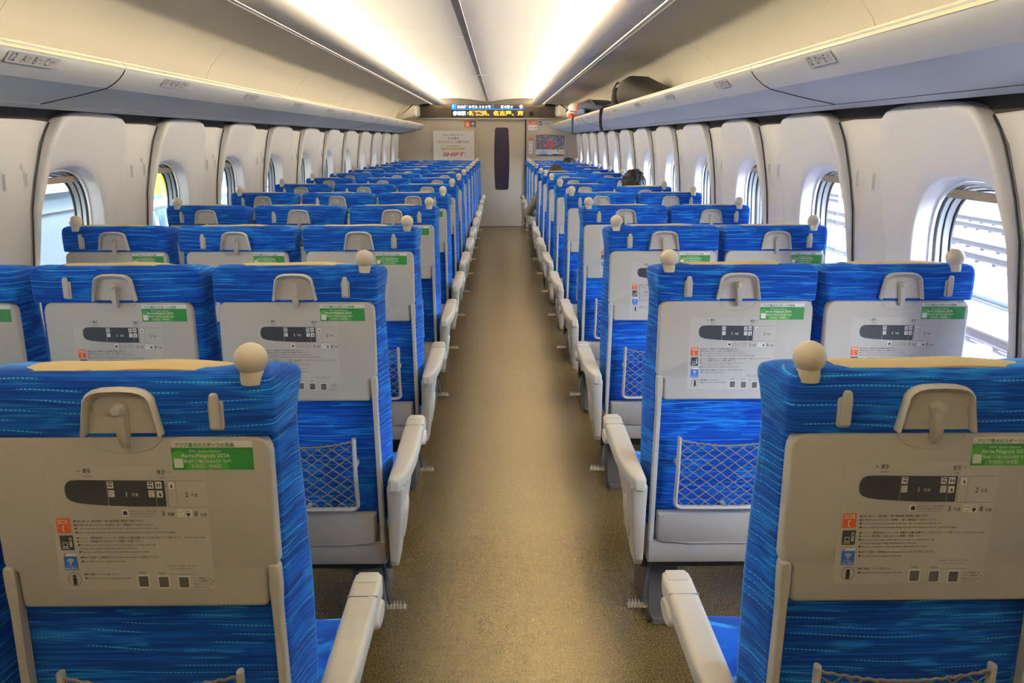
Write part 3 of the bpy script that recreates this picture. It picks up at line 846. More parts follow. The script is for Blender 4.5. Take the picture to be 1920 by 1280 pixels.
for i, yy in enumerate((3.6, 17.5, 31)):
    t = tag(empty('catenary_mast', (15.1 + .2 * i, yy + 6, -1.55)), 'pale steel catenary mast, %s from the camera, beyond the right windows' % ('nearest', 'second', 'third')[i], 'mast', 'catenary masts')
    for dx in (-.18, .18):
        for dy in (-.18, .18):
            m = MB(); m.box(dx - .03, dx + .03, dy - .03, dy + .03, 0, 7.5); m.build('post', 'rail_white', t, smooth=0)
    for k in range(14):
        m = MB(); m.tube([(-.18, -.19, .2 + k * .5), (.18, -.19, .7 + k * .5)], .018, 4); m.build('lattice_bar', 'rail_white', t)

m = MB(); m.box(-12, -2.22, -20, 80, -.30, -.05); struct(m.build('platform_floor', 'concrete', smooth=0))
m = MB(); m.box(-12, -2.3, -20, 80, 3.6, 3.75); struct(m.build('platform_roof', 'roof_grey', smooth=0))
m = MB(); m.box(-12.3, -12, -20, 80, -.3, 1.15); struct(m.build('platform_parapet', 'rail_white', smooth=0))
t = tag(empty('platform_gate', (-2.62, 4.55, -.05)), 'pale blue white platform gate panel outside the nearest left window', 'gate')
m = MB(); m.box(-.06, .06, -1.9, 1.32, 0, 1.27, .015); m.build('gate_body', 'platform_gate', t)
m = MB(); m.box(-.075, .075, -1.92, 1.34, 1.27, 1.33, .015); m.build('gate_cap', 'rail_white', t)
m = MB(); m.box(.060, .064, -1.88, .62, 1.16, 1.166); m.build('gate_seam', 'print_grey', t, smooth=0)
m = MB(); m.box(.060, .064, .62, .625, .1, 1.25); m.build('gate_seam', 'print_grey', t, smooth=0)
for i in range(4):
    t = tag(empty('platform_railing', (-2.66, 6.05 + i * 2.15, -.05)), 'white tubular platform railing, %s one outside the left windows' % ('nearest', 'second', 'third', 'farthest')[i], 'railing', 'platform railings')
    m = MB(); m.tube([(0, 0, 1.08), (0, 2.0, 1.08)], .042, 10); m.build('top_rail', 'rail_white', t)
    m = MB(); m.tube([(0, 0, .12), (0, 2.0, .12)], .025, 8); m.build('bottom_rail', 'rail_white', t)
    for yy in (0.02, 1.98):
        m = MB(); m.tube([(0, yy, 0), (0, yy, 1.1)], .035, 8); m.build('post', 'rail_white', t)
    for k in range(9):
        m = MB(); m.tube([(0, .2 + k * .2, .12), (0, .02 + k * .2, 1.06)], .014, 6); m.build('baluster', 'rail_white', t)

# ------------------------------------------------------------------ seat meshes
def rz_plate(poly, c0, c1, bev=.002, mats='greige_plastic', name='x'):
    m = MB(); m.plate(poly, c0, c1, bev); return m.mesh(name, mats)

def back_ring(z, hr, hf, yr, yf, dish=.02, sh=0.0):
    """closed plan section of the seat back at height z"""
    half = [(0, yr), (hr * .55, yr), (hr - .014 - sh, yr + .0005), (hr - .004 - sh, yr + .004), (hr - sh, yr + .013), ((hr + hf) / 2 - sh, (yr + yf) / 2), (hf - sh, yf - .035),
            (hf - .003 - sh, yf - .016), (hf - .016 - sh, yf - .004), (hf - .032 - sh, yf - .004), (hf * .55, yf - dish * .85), (0, yf - dish)]
    r = [(x, y, z) for x, y in half] + [(-x, y, z) for x, y in reversed(half[1:-1])]
    return r

def mesh_back(hr, hf, name):
    m = MB()
    m.loft([back_ring(z, a, b, yr, yf, .02, s_) for z, a, b, yr, yf, s_ in ((.40, hr - .016, hf - .02, .030, .11, .01), (.415, hr - .012, hf - .012, .024, .13, 0), (.50, hr - .008, hf - .004, .022, .14, 0), (.62, hr - .004, hf - .001, .022, .142, 0),
            (.78, hr - .002, hf, .022, .140, 0), (.92, hr, hf - .002, .022, .132, 0), (1.03, hr, hf - .005, .022, .125, 0), (1.082, hr, hf - .004, .022, .122, 0))])
    return m.mesh(name, 'seat_moquette', 50)
def mesh_head(hr, hf, name):
    m = MB(); h = hr + .006
    m.loft([back_ring(z, a, b, yr, yf, d, s_) for z, a, b, yr, yf, d, s_ in ((1.079, h - .006, hf - .006, .006, .116, .02, .006), (1.080, h - .001, hf - .004, .0005, .121, .02, 0), (1.086, h, hf - .004, -.001, .123, .022, 0), (1.12, h + .001, hf, -.002, .128, .028, 0),
            (1.15, h + .001, hf + .004, -.001, .134, .034, 0), (1.165, h, hf + .004, .001, .134, .036, .001), (1.174, h - .003, hf + .002, .005, .130, .036, .003), (1.180, h - .009, hf - .004, .013, .122, .034, .008), (1.183, h - .02, hf - .016, .026, .110, .030, .016))])
    m.v = [(x, y, z - max(0, z - 1.12) / .06 * .15 * max(0, y - .01)) for x, y, z in m.v]
    return m.mesh(name, 'seat_moquette', 60)

def table_poly(hw):
    return roundpoly([(-hw + .021, .795, .010), (hw - .021, .795, .010), (hw - .020, .857, .004), (hw - .006, .861, .006), (hw, .872, .008), (hw, 1.081, .032), (-hw, 1.081, .032), (-hw, .872, .008), (-hw + .006, .861, .006), (-hw + .020, .857, .004)], 5)

def mesh_table(hw, name):
    m = MB(); p = table_poly(hw)
    rings = [[XZ(a, b, c) for a, b in inset(p, d)] for d, c in ((.0, .021), (.0, .006), (.001, .003), (.003, .0008), (.006, .0))]
    m.loft(rings)
    # finger dip under the latch
    arc = [(.052 * math.cos(a), 1.0805 - .026 * math.sin(a)) for a in [PI * k / 14 for k in range(15)]]
    m.tube([(x, -.0002, z) for x, z in arc], .0011, 5)
    return m.mesh(name, 'greige_plastic', 40)

LU = lambda cx: -.127 + .239 * (cx - 85) / 1150
LV = lambda cy: 1.033 - .205 * (cy - 322) / 800
def mesh_label():
    m = MB(); c = -.0006; c2 = -.0011; c3 = -.0015
    m.plate(rrect(-.127, .112, .828, 1.033, .007, 3), -.0004, .0005, 0, XZ, 0)
    T = lambda s, cx, cy, h, w=None, mt=1, al='L', bold=0.0, cc=c, res=2: put_text(m, s, LU(cx), LV(cy), h / 800 * .205 * 1.0, XZ, cc, mt, width=(None if w is None else w / 1150 * .239), align=al, bold=bold, res=res)
    def R(x0, y0, x1, y1, mt, cc=c): m.flat([(LU(x0), LV(y1)), (LU(x1), LV(y1)), (LU(x1), LV(y0)), (LU(x0), LV(y0))], cc, XZ, mt)
    def RR(x0, y0, x1, y1, mt, cc=c, r=.0012): m.flat(rrect(LU(x0), LU(x1), LV(y1), LV(y0), r, 3), cc, XZ, mt)
    T('← 博多', 315, 362, 34, 100, bold=.01); T('Hakata', 355, 388, 22, 66, 2)
    T('東京 →', 888, 372, 34, 100, bold=.01); T('Tokyo', 895, 398, 22, 50, 2)
    nose = [(935, 412), (935, 578), (700, 577), (520, 570), (380, 562), (290, 552), (240, 538), (215, 515), (207, 480), (212, 445), (230, 420), (260, 408), (330, 405), (520, 408)]
    m.flat([(LU(x), LV(y)) for x, y in nose], c, XZ, 6)
    for x in (515, 866): R(x, 409, x + 3, 573, 0, c2)
    for x, y, g in ((543, 437, 0), (545, 492, 1), (833, 440, 0), (835, 495, 1), (893, 440, 2), (895, 497, 3)):
        RR(x - 22, y - 22, x + 22, y + 22, 5, c2, .001)
        if g == 0: R(x - 14, y - 2, x + 2, y + 8, 6, c3); R(x + 5, y - 2, x + 13, y + 14, 6, c3); R(x - 16, y - 18, x + 16, y - 10, 2, c3)
        elif g == 1: T('SOS', x - 16, y - 6, 14, 32, 6, cc=c3, bold=.01); T('✆', x, y + 16, 22, 18, 6, 'C', cc=c3)
        elif g == 2:
            for dx in (-9, 9): R(x + dx - 3, y - 14, x + dx + 3, y + 14, 6, c3); R(x + dx - 6, y - 6, x + dx + 6, y + 4, 6, c3)
        else: m.flat([(LU(x - 4), LV(y + 14)), (LU(x + 12), LV(y + 14)), (LU(x + 12), LV(y + 8)), (LU(x + 4), LV(y - 14)), (LU(x - 4), LV(y - 6))], c3, XZ, 6)
    T('1', 650, 512, 44, None, 5, cc=c2, bold=.01, res=3); T('号車', 690, 510, 26, 50, 5, cc=c2)
    for x0, y0, x1, y1 in ((950, 414, 1222, 416), (950, 581, 1222, 583), (948, 414, 951, 583), (1014, 420, 1016, 578), (935, 448, 948, 451), (935, 545, 948, 548)): R(x0, y0, x1, y1, 2)
    RR(964, 424, 1004, 466, 5, c, .001); m.flat([(LU(976), LV(458)), (LU(996), LV(458)), (LU(984), LV(430)), (LU(980), LV(440))], c2, XZ, 6)
    T('2', 1076, 518, 44, None, 1, bold=.005, res=3); T('号車', 1118, 516, 26, 50, 1)
    RR(602, 594, 650, 640, 5, c, .001); R(612, 608, 642, 630, 6, c2); R(620, 603, 634, 608, 6, c2)
    T('特大荷物コーナー（事前予約制）', 658, 612, 14, 200, 2); T('Oversized Baggage Compartment', 658, 627, 13, 200, 2); T('(Advance reservation required)', 658, 642, 12, 185, 2)
    T('3', 893, 638, 44, None, 1, bold=.005, res=3); T('号車', 935, 638, 26, 50, 1)
    RR(1006, 598, 1054, 648, 5, c, .001); T('多目的室', 1010, 618, 14, 40, 6, cc=c2); T('Crew', 1014, 640, 15, 32, 6, cc=c2)
    RR(1062, 598, 1112, 648, 5, c, .001); T('AED', 1066, 614, 16, 40, 6, cc=c2, bold=.01)
    m.flat([(LU(1087 + 16 * math.sin(a) ** 3), LV(630 - (13 * math.cos(a) - 5 * math.cos(2 * a) - 2 * math.cos(3 * a) - math.cos(4 * a)))) for a in [2 * PI * k / 18 for k in range(18)]], c2, XZ, 6)
    T('8', 1130, 641, 44, None, 1, bold=.005, res=3); T('号車', 1172, 643, 26, 50, 1)
    # pictograms
    RR(113, 650, 213, 746, 3); T('SOS', 163, 684, 38, 78, 5, 'C', .02, c2, 3)
    arc = [(163 + 13 * math.cos(a) + 6, 716 + 20 * math.sin(a)) for a in [PI * (.55 + .9 * k / 8) for k in range(9)]]
    m.tube([(LU(x), c2, LV(y)) for x, y in arc], [.0016, .0011, .0009, .0009, .0009, .0009, .0009, .0011, .0016], 5, 5, flat=(1, .3), up=(0, 1, 0))
    RR(121, 762, 221, 858, 6); RR(140, 805, 178, 838, 0, c2, .0006); RR(146, 810, 172, 830, 6, c3, .0004); R(132, 842, 186, 848, 0, c2); RR(190, 775, 210, 836, 0, c2, .0008); R(195, 784, 205, 800, 6, c3)
    RR(130, 878, 230, 992, 4); m.flat([(LU(131), LV(898)), (LU(229), LV(898)), (LU(229), LV(879)), (LU(131), LV(879))], c2, XZ, 5)
    RR(135, 881, 150, 895, 3, c3, .0006)
    for r in (34, 23, 12):
        m.tube([(LU(180 + r * math.sin(a)), c3, LV(950 - r * math.cos(a))) for a in [-.8 + 1.6 * k / 8 for k in range(9)]], .0007, 4, 5, flat=(1, .3), up=(0, 1, 0))
    m.flat([(LU(180 + 5 * math.cos(k * PI / 4)), LV(950 + 5 * math.sin(k * PI / 4))) for k in range(8)], c3, XZ, 5)
    T('Shinkansen', 180, 968, 11, 62, 5, 'C', 0, c2); T('Free Wi-Fi', 180, 986, 17, 86, 5, 'C', .01, c2)
    circ = [(LU(193 + 48 * math.cos(a)), c, LV(1053 + 46 * math.sin(a))) for a in [2 * PI * k / 28 for k in range(28)]]
    m.tube(circ, .0004, 4, 2, closed=True, up=(0, 1, 0)); T('i', 193, 1086, 94, 30, 1, 'C', .035, c2, 3)
    lines = [('●非常の際には、客室自動ドア横の通話装置で乗務員と通話できます。', 240, 676, 17, 520), ('●不審物や持ち主のわからないお荷物は、直ちに乗務員までお知らせください。', 240, 701, 17, 588),
             ('●In case of emergency, you can talk to the train crew via intercom beside the door.', 242, 723, 17, 622), ('●Please notify the train crew immediately if you find any suspicious items or unattended baggage.', 244, 749, 17, 738),
             ('●パソコン・携帯電話用コンセントは、停電または電圧変動することがありますのでご注意ください。(AC100V / 2A / 60Hz)', 248, 786, 17, 945), ('●パソコン・携帯電話の使用はまわりのお客様にご配慮ください。', 248, 808, 17, 484),
             ('●The power outlet located in your armrest is for laptop or mobile phone only.', 250, 832, 17, 575), ('  Be aware that supply voltage may shutdown or fluctuate.', 268, 854, 17, 420), ('●Please be considerate of other passengers while using your devices.', 252, 877, 17, 526),
             ('●車内では無料の公衆無線 LAN (Shinkansen Free Wi-Fi) がご利用になれます。', 258, 914, 17, 580), ('●Free Wi-Fi service is available in this train.', 260, 940, 17, 326),
             ('●運行情報はこちらをご覧ください。', 268, 1027, 17, 258), ('●Please check here for operating information.', 270, 1053, 17, 342)]
    for s_, x, y, h, w in lines: T(s_, x, y, h, w, 1, bold=.008, res=1)
    for x, y in ((703, 1070), (853, 1075), (1003, 1078)): R(x - 43, y - 42, x + 43, y + 42, 5); R(x - 36, y - 35, x + 36, y + 35, 2, c2)
    T('日本語', 672, 1018, 17, 48, 1); T('English', 818, 1020, 17, 58, 1)
    T('运行状况　运行情况　운행 상황', 888, 975, 16, 212, 2, res=1); T('สถานการณ์การเดินรถ', 915, 992, 15, 160, 2, res=1); T('Situation actuelle du service', 905, 1028, 14, 185, 2, res=1)
    for i, s_ in enumerate(('フック荷重制限　3kg', 'テーブル荷重制限　10kg', 'Folding hook : max 3kg', 'Table : max 10kg')): T(s_, 1076, 1058 + i * 19, 15, (130, 152, 140, 104)[i], 1, res=1)
    return m.mesh('info_label', ['label_film', 'print_black', 'print_grey', 'print_orange', 'print_blue', 'print_white', 'print_slate'], 0)

def mesh_sticker():
    m = MB(); c = -.0007; x0, x1, z0, z1 = .065, .187, 1.027, 1.073
    m.plate(rrect(x0, x1, z0, z1, .002, 2), -.0004, .0005, 0, XZ, 0)
    zs = z1 - .0105
    m.flat([(x0, z0), (x1, z0), (x1, zs), (x0, zs)], -.0006, XZ, 1)
    U = lambda cx: x0 + (cx - 948) / 577 * (x1 - x0); V = lambda cy: z1 - (cy - 133) / 195 * (z1 - z0)
    for cx, cy, r in ((1200, 330, 150), (1000, 250, 60)):
        pts = []
        for k in range(24):
            a = 2 * PI * k / 24; px = min(max(U(cx) + r / 577 * (x1 - x0) * math.cos(a), x0), x1); pz = min(max(V(cy) + r / 577 * (x1 - x0) * math.sin(a), z0), zs)
            pts.append((px, pz))
        m.flat(pts, -.0008 if cx > 1100 else -.0009, XZ, 2)
    T = lambda s, cx, cy, h, w, mt, bold=0.0: put_text(m, s, U(cx), V(cy), h / 577 * (x1 - x0), XZ, -.0013, mt, width=w / 577 * (x1 - x0), bold=bold)
    T('アジア最大のスポーツの祭典', 980, 170, 36, 415, 3, .012)
    T('20th Asian Games', 1070, 207, 26, 230, 4, .0); T('Aichi-Nagoya 2026', 1016, 241, 40, 342, 4, .012)
    T('第20回アジア競技大会(2026/愛知・名古屋)', 1034, 277, 26, 334, 4, .008); T('9.19(土) - 10.4(日)', 1084, 312, 34, 210, 4, .01)
    m.flat([(U(962), V(313)), (U(1026), V(313)), (U(1026), V(250)), (U(962), V(250))], -.0011, XZ, 0)
    return m.mesh('promo_sticker', ['print_white', 'print_green', 'print_green2', 'print_dkgreen', 'print_white'], 0)

LABEL = mesh_label(); STICK = mesh_sticker()

# latch housing, latch, hook, grip, linen, pocket
def arch(hw_t, hw_b, z0, z1, n=10):
    pts = [(hw_b, z0), (hw_t + .004, z0 + .022), (hw_t + .001, z0 + .040)]
    for k in range(n + 1):
        a = PI * k / n
        x = hw_t * abs(math.cos(a)) ** .6 * (1 if math.cos(a) >= 0 else -1); z = z0 + .044 + (z1 - z0 - .044) * math.sin(a) ** .8
        pts.append((x, z))
    return pts + [(-hw_t - .001, z0 + .040), (-hw_t - .004, z0 + .022), (-hw_b, z0)]
A_ = arch(.049, .057, 1.0865, 1.156)
m = MB(); m.plate([(x, z) for x, z in A_], -.0036, .004, .001)
m.tube([(x, -.009, z) for x, z in A_], .0042, 8, flat=(1, 2.4), up=(0, 1, 0))
up_ = [(x * .86, 1.0865 + (z - 1.0865) * .90) for x, z in A_[3:-3]]
m.loft([[(x, -.015, z) for x, z in A_[3:-3]], [(x, -.0040, z - .004) for x, z in up_]], False, False, closed=False)
for sx in (-.028, .028): m.lathe([(.0055, -.0046), (.0055, -.0052), (.0005, -.0052)], (sx, 0, 1.121), 10, axis='y')
HOUSING = m.mesh('latch_housing', 'bracket_plastic', 40)
m = MB()
m.lathe([(.0105, -.004), (.0105, -.014), (.009, -.016), (.0005, -.016)], (0, 0, 1.124), 14, axis='y')
m.lathe([(.0075, -.014), (.0075, -.022), (.006, -.0245), (.0005, -.0245)], (-.001, 0, 1.127), 12, axis='y')
m.loft([[(x0 + dx, y + dy, z) for dx, dy in ((-w, 0), (-w * .75, -t), (w * .75, -t), (w, 0))] for z, x0, w, t, y in ((1.122, .0, .0115, .014, -.004), (1.108, .001, .0095, .014, -.004), (1.09, .0015, .0085, .014, -.004), (1.075, .002, .0065, .012, -.003), (1.066, .002, .0045, .006, -.002))])
LATCH = m.mesh('latch', 'bracket_plastic', 40)
def mesh_hook(x):
    m = MB()
    m.plate(rrect(x - .0112, x + .0112, 1.091, 1.138, .006, 4), -.005, .004, .0015)
    m.plate(roundpoly([(x - .0075, 1.095, .003), (x + .0075, 1.095, .003), (x + .0075, 1.138, .003), (x + .0055, 1.150, .005), (x - .0055, 1.150, .005), (x - .0075, 1.138, .003)], 4), -.013, -.004, .0025)
    return m.mesh('coat_hook', 'bracket_plastic', 40)
def mesh_grip(x):
    m = MB(); prof = [(.0178, 1.160), (.0180, 1.168), (.0172, 1.175), (.0170, 1.180)]
    for k in range(9):
        a = -.92 + (PI / 2 + .92) * k / 8
        prof.append((max(.0005, .0245 * math.cos(a)), 1.1965 + .0245 * math.sin(a)))
    m.lathe(prof, (x, .012, 0), 24)
    return m.mesh('grip_knob', 'grip_plastic', 60)
def mesh_linen():
    m = MB()
    prof = [(.012, 1.181), (.03, 1.1865), (.06, 1.1885), (.085, 1.187), (.108, 1.178), (.118, 1.155), (.115, 1.10), (.112, 1.02), (.112, .96)]
    xs = [-.148 + .296 * k / 12 for k in range(13)]
    r0 = []
    for y, z in prof:
        r0.append([(x, y, z + (.0014 * math.sin(3.1 * x * 10) * (1 if z > 1.17 else 0)) - (.004 * (abs(x) / .148) ** 4 if z > 1.17 else 0)) for x in xs])
    rings = r0
    r0 = [[(x, y, z - (.15 * max(0, y - .01) if z > 1.14 else 0)) for x, y, z in r] for r in r0]
    m.loft(r0, False, False, closed=False)
    m.loft([[(x, y + .0, z - .0045) if i == 0 else (x, y, z) for x, y, z in r] for i, r in ((0, r0[0]), (1, r0[0]))], False, False, closed=False)
    m.loft([[(x, y - (.004 if z < 1.17 else 0), z - .0045) for x, y, z in r] for r in r0], False, False, closed=False)
    return m.mesh('headrest_linen', 'linen', 60)
LINEN = mesh_linen()
def mesh_pocket(hw):
    m = MB(); m.tube([(-hw, -.012, .688), (-hw, -.012, .60), (-hw - .003, -.012, .50), (-hw - .003, -.012, .483), (-hw + .004, -.012, .475), (-hw + .015, -.012, .472), (0, -.014, .472), (hw - .015, -.012, .472), (hw - .004, -.012, .475), (hw + .003, -.012, .483),
             (hw + .003, -.012, .50), (hw, -.012, .60), (hw, -.012, .688)], .0062, 8, up=(0, 1, 0), flat=(1, 1.5))
    m.box(-hw - .006, -hw + .006, -.008, .024, .60, .612); m.box(hw - .006, hw + .006, -.008, .024, .60, .612); m.box(-.006, .006, -.008, .024, .467, .477)
    return m.mesh('pocket_frame', 'greige_plastic', 40)
def mesh_net(hw):
    m = MB(); z0, z1 = .476, .680; dw = .0395; dh = .0300; r = .0016
    top = lambda x: z1 - .016 * (1 - (abs(x) / hw) ** 2)
    slope = dh / dw
    for sg in (-1, 1):
        k = -20
        while k < 20:
            c0 = k * dw
            seg = []
            for i in range(33):
                x = -hw + 2 * hw * i / 32
                z = z0 + sg * slope * (x - c0)
                seg.append((x, z))
            pts = [(x, -.013 - .004 * math.sin(PI * (x + hw) / (2 * hw)), z) for x, z in seg if z0 - 1e-3 <= z <= top(x) + 1e-3]
            if len(pts) >= 2:
                m.tube([pts[0], pts[len(pts) // 2], pts[-1]] if len(pts) > 2 else pts, r, 4)
            k += 1
    m.tube([(x, -.015 - .004 * math.sin(PI * (x + hw) / (2 * hw)), top(x) + .0015 * math.sin(x * 300)) for x in [-hw + 2 * hw * i / 28 for i in range(29)]], .0026, 5)
    return m.mesh('pocket_net', 'net_cord', 60)
POCK = mesh_pocket(.142); NET = mesh_net(.138)
def mesh_arm_bar(sg, hw):
    m = MB(); x = sg * (hw - .0085)
    p = roundpoly([(x - .0085, .868, .008), (x + .0085, .868, .008), (x + .0095, .83, .004), (x + .0075, .79, .004), (x + .0075 + sg * .006, .36, .004), (x - .0065 + sg * .006, .36, .004), (x - .0065, .79, .004), (x - .0085, .83, .004)], 3)
    if sg < 0: p = p[::-1]
    m.plate(p, -.006, .018, .0025)
    m.lathe([(.002, -.0062), (.0005, -.0066)], (x, 0, .852), 8, axis='y')
    return m.mesh('table_support', 'arm_metal', 40)
def mesh_cover(hw):
    m = MB()
    def pl(d): return roundpoly([(-hw + d, .352 + d, .02), (-hw * .5, .343 + d, 0), (hw * .5, .343 + d, 0), (hw - d, .352 + d, .02), (hw - d, .448 - d, .004), (-hw + d, .448 - d, .004)], 4)
    m.loft([[XZ(a, b, c) for a, b in pl(d)] for d, c in ((0, .06), (0, .012), (.002, .005), (.006, .001))])
    return m.mesh('lower_cover', 'shell_plastic', 40)
def mesh_kick(hw):
    m = MB()
    m.plate([(.012, .358), (.008, .335), (.010, .29), (.016, .281), (.20, .281), (.20, .358)], -hw, hw, .003, YZ)
    return m.mesh('kick_panel', 'shell_plastic', 40)
def mesh_cushion(hw):
    m = MB(); rings = []
    for x, d in ((-hw, .02), (-hw + .006, .006), (-hw + .02, 0), (-hw * .4, .003), (hw * .4, .003), (hw - .02, 0), (hw - .006, .006), (hw, .02)):
        sec = roundpoly([(.10 + d, .30 + d, .02), (.50 - d, .30 + d, .03), (.56 - d, .37, .03), (.555 - d, .43 - d, .035), (.42, .438 - d, .05), (.10 + d, .415 - d, .02)], 4)
        rings.append([(x, y, z) for y, z in sec])
    m.loft(rings); return m.mesh('cushion', 'seat_moquette', 50)
def mesh_beam(hw):
    m = MB(); m.box(-hw, hw, .10, .16, .215, .282, .006); m.box(-hw, hw, .36, .42, .24, .30, .006); m.box(-.03, .03, .10, .42, .24, .27, .003)
    return m.mesh('under_beam', 'dark_frame', 40)

def aisle_parts(sg):
    """cream aisle armrest, its lid, end panel, lever boss, rotation pedal, pedestal; sg = side of the aisle"""
    out = {}
    xi, xo = .241, .305
    top = [(xi, -.060), (xi + .008, -.072), (xi + .030, -.070), (xi + .043, -.045), (xi + .056, .0), (xo - .003, .06), (xo, .12), (xo, .42), (xo - .004, .445), (xo - .012, .452), (xi + .010, .452), (xi + .002, .444), (xi, .42)]
    m = MB(); mp = lambda a, b, c: (sg * a, b, c + (-.012 * max(0, (.06 - b) / .13) ** 2))
    m.loft([[mp(a, b, c) for a, b in inset(top, d)] for d, c in ((.006, .556), (.001, .561), (0, .568), (0, .590), (.002, .595), (.006, .598), (.012, .5995))])
    out['armrest'] = (m.mesh('armrest', 'cream_plastic', 50), None)
    m = MB(); lid = rrect(xi + .010, xo - .010, .405, .446, .005, 3)
    m.loft([[(sg * a, b, c) for a, b in inset(lid, d)] for d, c in ((0, .597), (0, .6005), (.0015, .6012))])
    out['outlet_lid'] = (m.mesh('outlet_lid', 'cream_plastic', 40), 'armrest')
    m = MB(); m.box(min(sg * (xi + .001), sg * (xo - .001)), max(sg * (xi + .001), sg * (xo - .001)), .352, .3535, .592, .5999); out['lid_seam'] = (m.mesh('lid_seam', 'shell_plastic', 0), 'armrest')
    side = roundpoly([(-.062, .56, .01), (.430, .56, .01), (.432, .545, .01), (.385, .525, .04), (.26, .50, .06), (.175, .43, .06), (.125, .33, .05), (.09, .276, .01), (.012, .276, .01), (-.005, .30, .01), (-.045, .50, .03)], 4)
    m = MB()
    def spm(a, b, c): t_ = max(0, (.56 - b) / .28); return (sg * (.236 + (c - .236) * (1 - .5 * t_) - .006 * t_), a, b)
    m.loft([[spm(a, b, c) for a, b in inset(side, d)] for d, c in ((.004, .236), (0, .240), (0, .276), (.002, .281), (.006, .284))])
    out['side_panel'] = (m.mesh('side_panel', 'cream_plastic', 50), None)
    m = MB()
    boss = [(.075 + .052 * math.cos(a) * (1 if math.cos(a) > 0 else .75), .405 + .068 * math.sin(a)) for a in [2 * PI * k / 20 for k in range(20)]]
    m.loft([[spm(a, b, c) for a, b in inset(boss, d)] for d, c in ((0, .275), (0, .287), (.004, .292), (.012, .294))])
    out['lever_boss'] = (m.mesh('lever_boss', 'cream_plastic', 50), 'side_panel')
    m = MB(); bos2 = [(.36 + .045 * math.cos(a), .553 + .022 * math.sin(a)) for a in [2 * PI * k / 16 for k in range(16)]]
    m.loft([[(sg * c, a, b) for a, b in inset(bos2, d)] for d, c in ((0, .284), (0, .306), (.004, .311))])
    out['pivot_boss'] = (m.mesh('pivot_boss', 'cream_plastic', 50), 'armrest')
    m = MB(); m.tube([(sg * .19, .10, .25), (sg * .21, .03, .235), (sg * .222, -.01, .20), (sg * .228, -.02, .168)], .006, 6); out['pedal_stalk'] = (m.mesh('pedal_stalk', 'dark_frame', 50), None)
    m = MB(); m.box(min(sg * .215, sg * .275), max(sg * .215, sg * .275), -.032, -.008, .156, .163, .002)
    for k in range(6): x = sg * (.220 + k * .0095); m.box(x - .0018, x + .0018, -.034, -.006, .160, .172, .0006)
    out['pedal'] = (m.mesh('pedal', 'pedal_metal', 30), None)
    m = MB(); m.plate(roundpoly([(.14, .0, .01), (.42, .0, .01), (.36, .24, .03), (.20, .24, .03)], 3), sg * .13 - .05, sg * .13 + .05, .005, YZ); m.box(sg * .11 - .06, sg * .11 + .06, .12, .44, 0, .025, .005)
    out['pedestal'] = (m.mesh('pedestal', 'under_floor', 40), None)
    return out
def mesh_mid_arm(x):
    m = MB(); top = rrect(x - .019, x + .019, .15, .44, .015, 4)
    m.loft([[(a, b, c) for a, b in inset(top, d)] for d, c in ((.004, .545), (0, .55), (0, .582), (.002, .588), (.006, .591))])
    m.plate([(.14, .30), (.24, .30), (.26, .55), (.14, .55)], x - .012, x + .012, .003, YZ)
    return m.mesh('armrest', 'cream_plastic', 50)

# seat kinds: x, rear half width, front half width, table half width, knob x, hook x, aisle side, plain armrests
KIND = {
    'A': dict(x=-1.566, hr=.200, hf=.214, tw=.200, grip=-.147, hook=-.127, aisle=0, arms=(-.222,)),
    'B': dict(x=-1.090, hr=.222, hf=.236, tw=.201, grip=None, hook=-.128, aisle=0, arms=(-.236, .245)),
    'C': dict(x=-.605, hr=.217, hf=.236, tw=.2130, grip=.191, hook=.138, aisle=1, arms=()),
    'D': dict(x=.605, hr=.214, hf=.232, tw=.2130, grip=-.191, hook=-.137, aisle=-1, arms=()),
    'E': dict(x=1.053, hr=.200, hf=.209, tw=.199, grip=.147, hook=.132, aisle=0, arms=(-.217, .222)),
}
BACKPARTS = {'backrest', 'headrest', 'tray_table', 'latch_housing', 'coat_hook', 'grip_knob', 'headrest_linen', 'pocket_frame', 'table_support'}
PLAN = {}
for kd, q in KIND.items():
    pl = [('backrest', mesh_back(q['hr'], q['hf'], 'backrest'), None), ('headrest', mesh_head(q['hr'], q['hf'], 'headrest'), None), ('tray_table', mesh_table(q['tw'], 'tray_table'), None),
          ('info_label', LABEL, 'tray_table'), ('promo_sticker', STICK, 'tray_table'), ('latch_housing', HOUSING, None), ('latch', LATCH, 'latch_housing'), ('coat_hook', mesh_hook(q['hook']), None),
          ('headrest_linen', LINEN, None), ('pocket_frame', POCK, None), ('pocket_net', NET, 'pocket_frame'), ('table_support', mesh_arm_bar(-1, q['tw']), None), ('table_support', mesh_arm_bar(1, q['tw']), None),
          ('lower_cover', mesh_cover(q['tw'] - .020), None), ('kick_panel', mesh_kick(q['hr']), None), ('cushion', mesh_cushion(q['hr'] - .012), None), ('under_beam', mesh_beam(q['hr'] + .002), None)]
    if q['grip'] is not None: pl.append(('grip_knob', mesh_grip(q['grip']), None))
    for ax in q['arms']: pl.append(('armrest', mesh_mid_arm(ax), None))
    if q['aisle']:
        for nm, (me, par) in aisle_parts(q['aisle']).items(): pl.append((nm, me, par))
    PLAN[kd] = pl
ORD = ['nearest', 'second', 'third', 'fourth', 'fifth', 'sixth', 'seventh', 'eighth', 'ninth', 'tenth', 'eleventh', 'twelfth', 'thirteenth']
WHERE = {'A': 'window seat by the left windows', 'B': 'middle seat of the three left of the aisle', 'C': 'aisle seat left of the aisle', 'D': 'aisle seat right of the aisle', 'E': 'window seat by the right windows'}
RECL = {('D', 8): 7, ('E', 5): 6, ('E', 11): 4, ('D', 7): 2}
